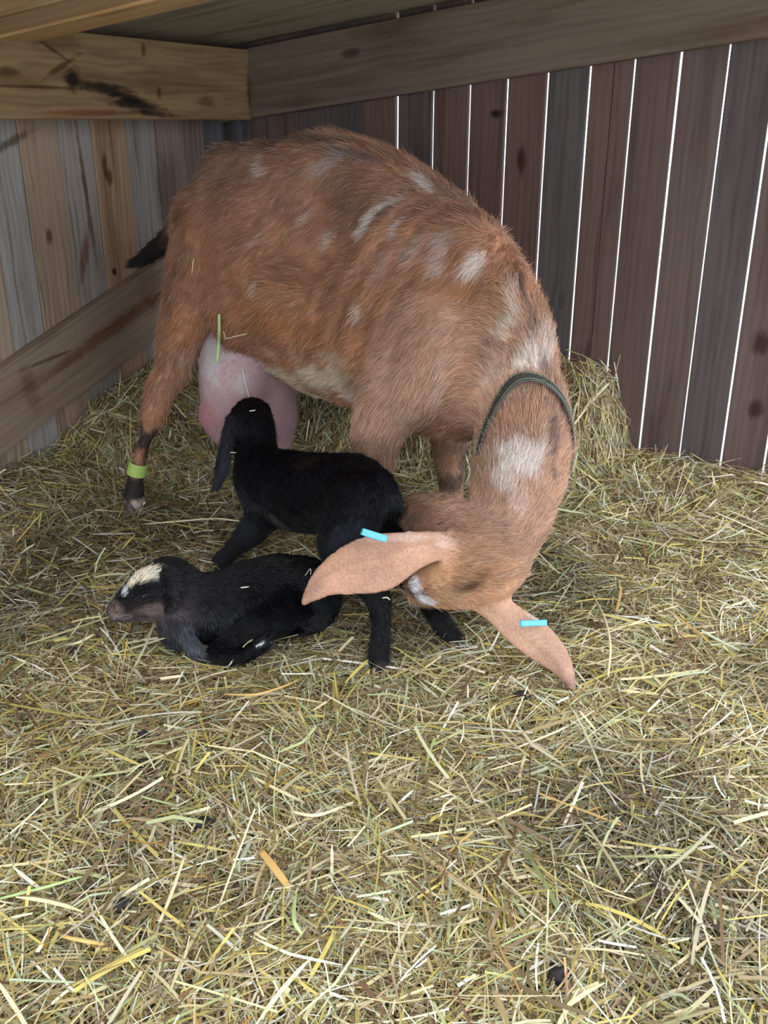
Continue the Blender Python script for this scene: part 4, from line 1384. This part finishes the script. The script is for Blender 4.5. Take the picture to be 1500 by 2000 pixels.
def stalk(name, pts, width, mat, label, group=None, flat=0.35):
    P = catmull(np.array([list(p) + [1.0] for p in pts]), 5)[:, :3] if len(pts) > 2 else np.array([pts[0] + (pts[1] - pts[0]) * t for t in np.linspace(0, 1, 6)])
    vs, fs = [], []
    n_ = len(P)
    for i in range(n_):
        T = P[min(i + 1, n_ - 1)] - P[max(i - 1, 0)]; T /= np.linalg.norm(T)
        v = CAMP - P[i]; v /= np.linalg.norm(v)
        a = np.cross(T, v); a /= np.linalg.norm(a); b_ = np.cross(T, a)
        w = width * (0.55 + 0.45 * math.sin(math.pi * (0.15 + 0.7 * i / (n_ - 1)))) * 0.5
        for q in range(8):
            an = 2 * math.pi * q / 8
            vs.append(P[i] + a * math.cos(an) * w + b_ * math.sin(an) * w * flat)
    for i in range(n_ - 1):
        for q in range(8):
            fs.append((i * 8 + q, i * 8 + (q + 1) % 8, (i + 1) * 8 + (q + 1) % 8, (i + 1) * 8 + q))
    me = bpy.data.meshes.new(name)
    me.from_pydata([tuple(v) for v in vs], [], fs + [tuple(range(8))[::-1], tuple((n_ - 1) * 8 + q for q in range(8))])
    me.polygons.foreach_set('use_smooth', [True] * len(me.polygons))
    o = link(name, me, mat)
    tag(o, label, 'straw', group)
    return o


def lay(blob, pts, off=0.012):
    out_ = []
    for px, py in pts:
        h = hit(blob, px, py)
        if blob is G and px < 600:
            h2 = hit(udder_blob, px, py)
            if udder_blob.eval(h2[None])[0] < 0 and h2[1] < h[1]: h = h2
        out_.append(h + (CAMP - h) / np.linalg.norm(CAMP - h) * off)
    return out_


def ground_at(px, py, up=0.02):
    a = W(px, py, 1.0) - CAMP
    t = (0.02 - CAM_H) / a[2]
    for _ in range(6):
        p = CAMP + a * t
        t = (bed1(p[0], p[1]) + up - CAM_H) / a[2]
    return CAMP + a * t


GB = 'stray stalks lying on the animals'
stalk('grass_blade', lay(G, [(428, 614), (428, 650), (427, 672)], .034) + [hit(udder_blob, 427, 705) + np.array([0, -.02, 0])], .0075, M_green, 'fresh green grass blade hanging down the goat\'s flank over the udder', GB, .12)
stalk('straw_stalk', lay(G, [(436, 647), (440, 661), (439, 662)], .032), .0022, M_pale, 'very short tan straw pointing upward on the goat\'s flank', GB)
stalk('straw_stalk', lay(G, [(440, 662), (460, 657), (482, 652)], .032), .0024, M_pale, 'tan straw lying level on the goat\'s flank beside the green blade', GB)
stalk('straw_stalk', lay(G, [(378, 505), (375, 532)], .032), .0022, M_pale, 'short upright straw stuck high on the goat\'s hindquarters', GB)
stalk('straw_stalk', lay(udder_blob, [(473, 720), (480, 752), (489, 783)], .008), .0022, M_white, 'thin white straw hanging across the udder above the suckling kid\'s head', GB)
stalk('straw_stalk', lay(B, [(470, 1148), (486, 1146)], .012), .0022, M_white, 'tiny white straw on the middle of the lying kid\'s back', GB)
stalk('straw_stalk', lay(B, [(596, 1124), (606, 1111), (607, 1122)], .012), .0018, M_white, 'bent white straw on the lying kid\'s rump', GB)
stalk('straw_stalk', lay(A, [(450, 884), (462, 884)], .012), .0022, M_white, 'tiny white straw on the suckling kid\'s neck below its ear', GB)
stalk('straw_stalk', lay(A, [(487, 803), (499, 801)], .012), .0022, M_white, 'tiny white straw on top of the suckling kid\'s head', GB)
stalk('straw_stalk', lay(A, [(747, 1168), (756, 1167), (762, 1172)], .012), .0026, M_white, 'short white straw stuck to the suckling kid\'s hind leg', GB)
GL = 'long stalks lying on top of the bedding'
stalk('straw_stalk', [ground_at(544, 1230, .03), ground_at(566, 1214, .05), ground_at(590, 1199, .06)], .0046, M_white, 'thick white straw beside the lying kid\'s haunch', GL)
stalk('straw_stalk', [ground_at(446, 1302, .02), ground_at(466, 1275, .045), ground_at(492, 1250, .06), ground_at(528, 1238, .03)], .0034, M_pale, 'pale straw arching over the lying kid\'s hind hoof', GL)
stalk('straw_stalk', [ground_at(280, 1024, .02), ground_at(350, 1018, .035), ground_at(420, 1013, .035), ground_at(470, 1018, .02)], .0046, M_pale, 'long pale straw between the goat\'s hind hoof and the suckling kid', GL)
stalk('straw_stalk', [ground_at(438, 1356, .03), ground_at(500, 1356, .04), ground_at(555, 1340, .04), ground_at(585, 1326, .03)], .0038, M_gold, 'golden straw in front of the lying kid', GL)
stalk('straw_stalk', [ground_at(1155, 1158, .04), ground_at(1180, 1205, .06), ground_at(1192, 1260, .06), ground_at(1188, 1320, .03)], .0046, M_pale, 'curved pale straw right of the blue tagged right ear', GL)
stalk('straw_stalk', [ground_at(0, 1755, .02), ground_at(80, 1735, .03), ground_at(160, 1712, .02)], .0042, M_green, 'long green stalk at the left edge of the foreground', GL)
stalk('straw_stalk', [ground_at(118, 1828, .02), ground_at(165, 1838, .03), ground_at(205, 1845, .02)], .0050, M_gold, 'short thick yellow straw at the lower left of the foreground', GL)
stalk('straw_stalk', [ground_at(508, 1660, .03), ground_at(536, 1695, .03), ground_at(566, 1735, .02)], .0105, M_gold, 'widest flat golden straw in the middle of the foreground', GL, .12)
stalk('straw_stalk', [ground_at(570, 1585, .03), ground_at(620, 1592, .035), ground_at(690, 1567, .03)], .0050, M_pale, 'pale straw behind the widest golden straw', GL, .3)
stalk('straw_stalk', [ground_at(312, 1800, .02), ground_at(335, 1745, .03), ground_at(362, 1668, .03)], .0048, M_pale, 'straight pale straw, pointing away from the camera, left of the widest golden straw', GL, .3)
stalk('grass_blade', [ground_at(578, 1735, .02), ground_at(574, 1795, .03), ground_at(590, 1825, .02)], .0050, M_green, 'pale green blade in front of the widest golden straw', GL, .2)

# dung clumps half buried in the bedding
M_dung = plain('dung', (.030, .026, .028), 0.7, 0.2, 0.5, 120)


def clump(px, py, r, seed, label):
    c = ground_at(px, py, .012)
    me = bpy.data.meshes.new('dung_clump')
    rings, seg = 14, 20
    vs, fs = [], []
    for i in range(rings + 1):
        th = math.pi * i / rings
        for j in range(seg):
            ph = 2 * math.pi * j / seg
            vs.append((math.sin(th) * math.cos(ph), math.sin(th) * math.sin(ph), math.cos(th)))
    vs = np.array(vs)
    n1 = vnoise(vs + seed * 7, 1.7, seed) - .5; n2 = vnoise(vs + seed * 3, 4.5, seed + 1) - .5
    vs = vs * (1 + n1 * 0.7 + n2 * 0.35)[:, None] * np.array([1.1, 0.85, 0.6]) * r + c
    for i in range(rings):
        for j in range(seg):
            fs.append((i * seg + j, (i + 1) * seg + j, (i + 1) * seg + (j + 1) % seg, i * seg + (j + 1) % seg))
    o = link('dung_clump', make_mesh('dung_clump', vs, fs, True), M_dung)
    tag(o, label, 'dung', 'dung clumps in the bedding')


clump(148, 1271, .011, 1, 'dark dung clump left of the lying kid')
clump(22, 1178, .014, 2, 'dark dung clump at the left edge of the photo')
clump(280, 1436, .010, 3, 'small dark dung clump in front of the lying kid')
clump(286, 1495, .015, 4, 'larger dark dung clump just nearer than the small one')
clump(401, 1608, .012, 5, 'dark dung clump in the middle left foreground')
clump(240, 1768, .012, 6, 'dark dung clump nearest the lower left corner')
clump(1022, 1360, .014, 7, 'dark dung clump left of the goat\'s right ear tip')
clump(1092, 1905, .013, 8, 'dark dung clump in the lower right foreground')
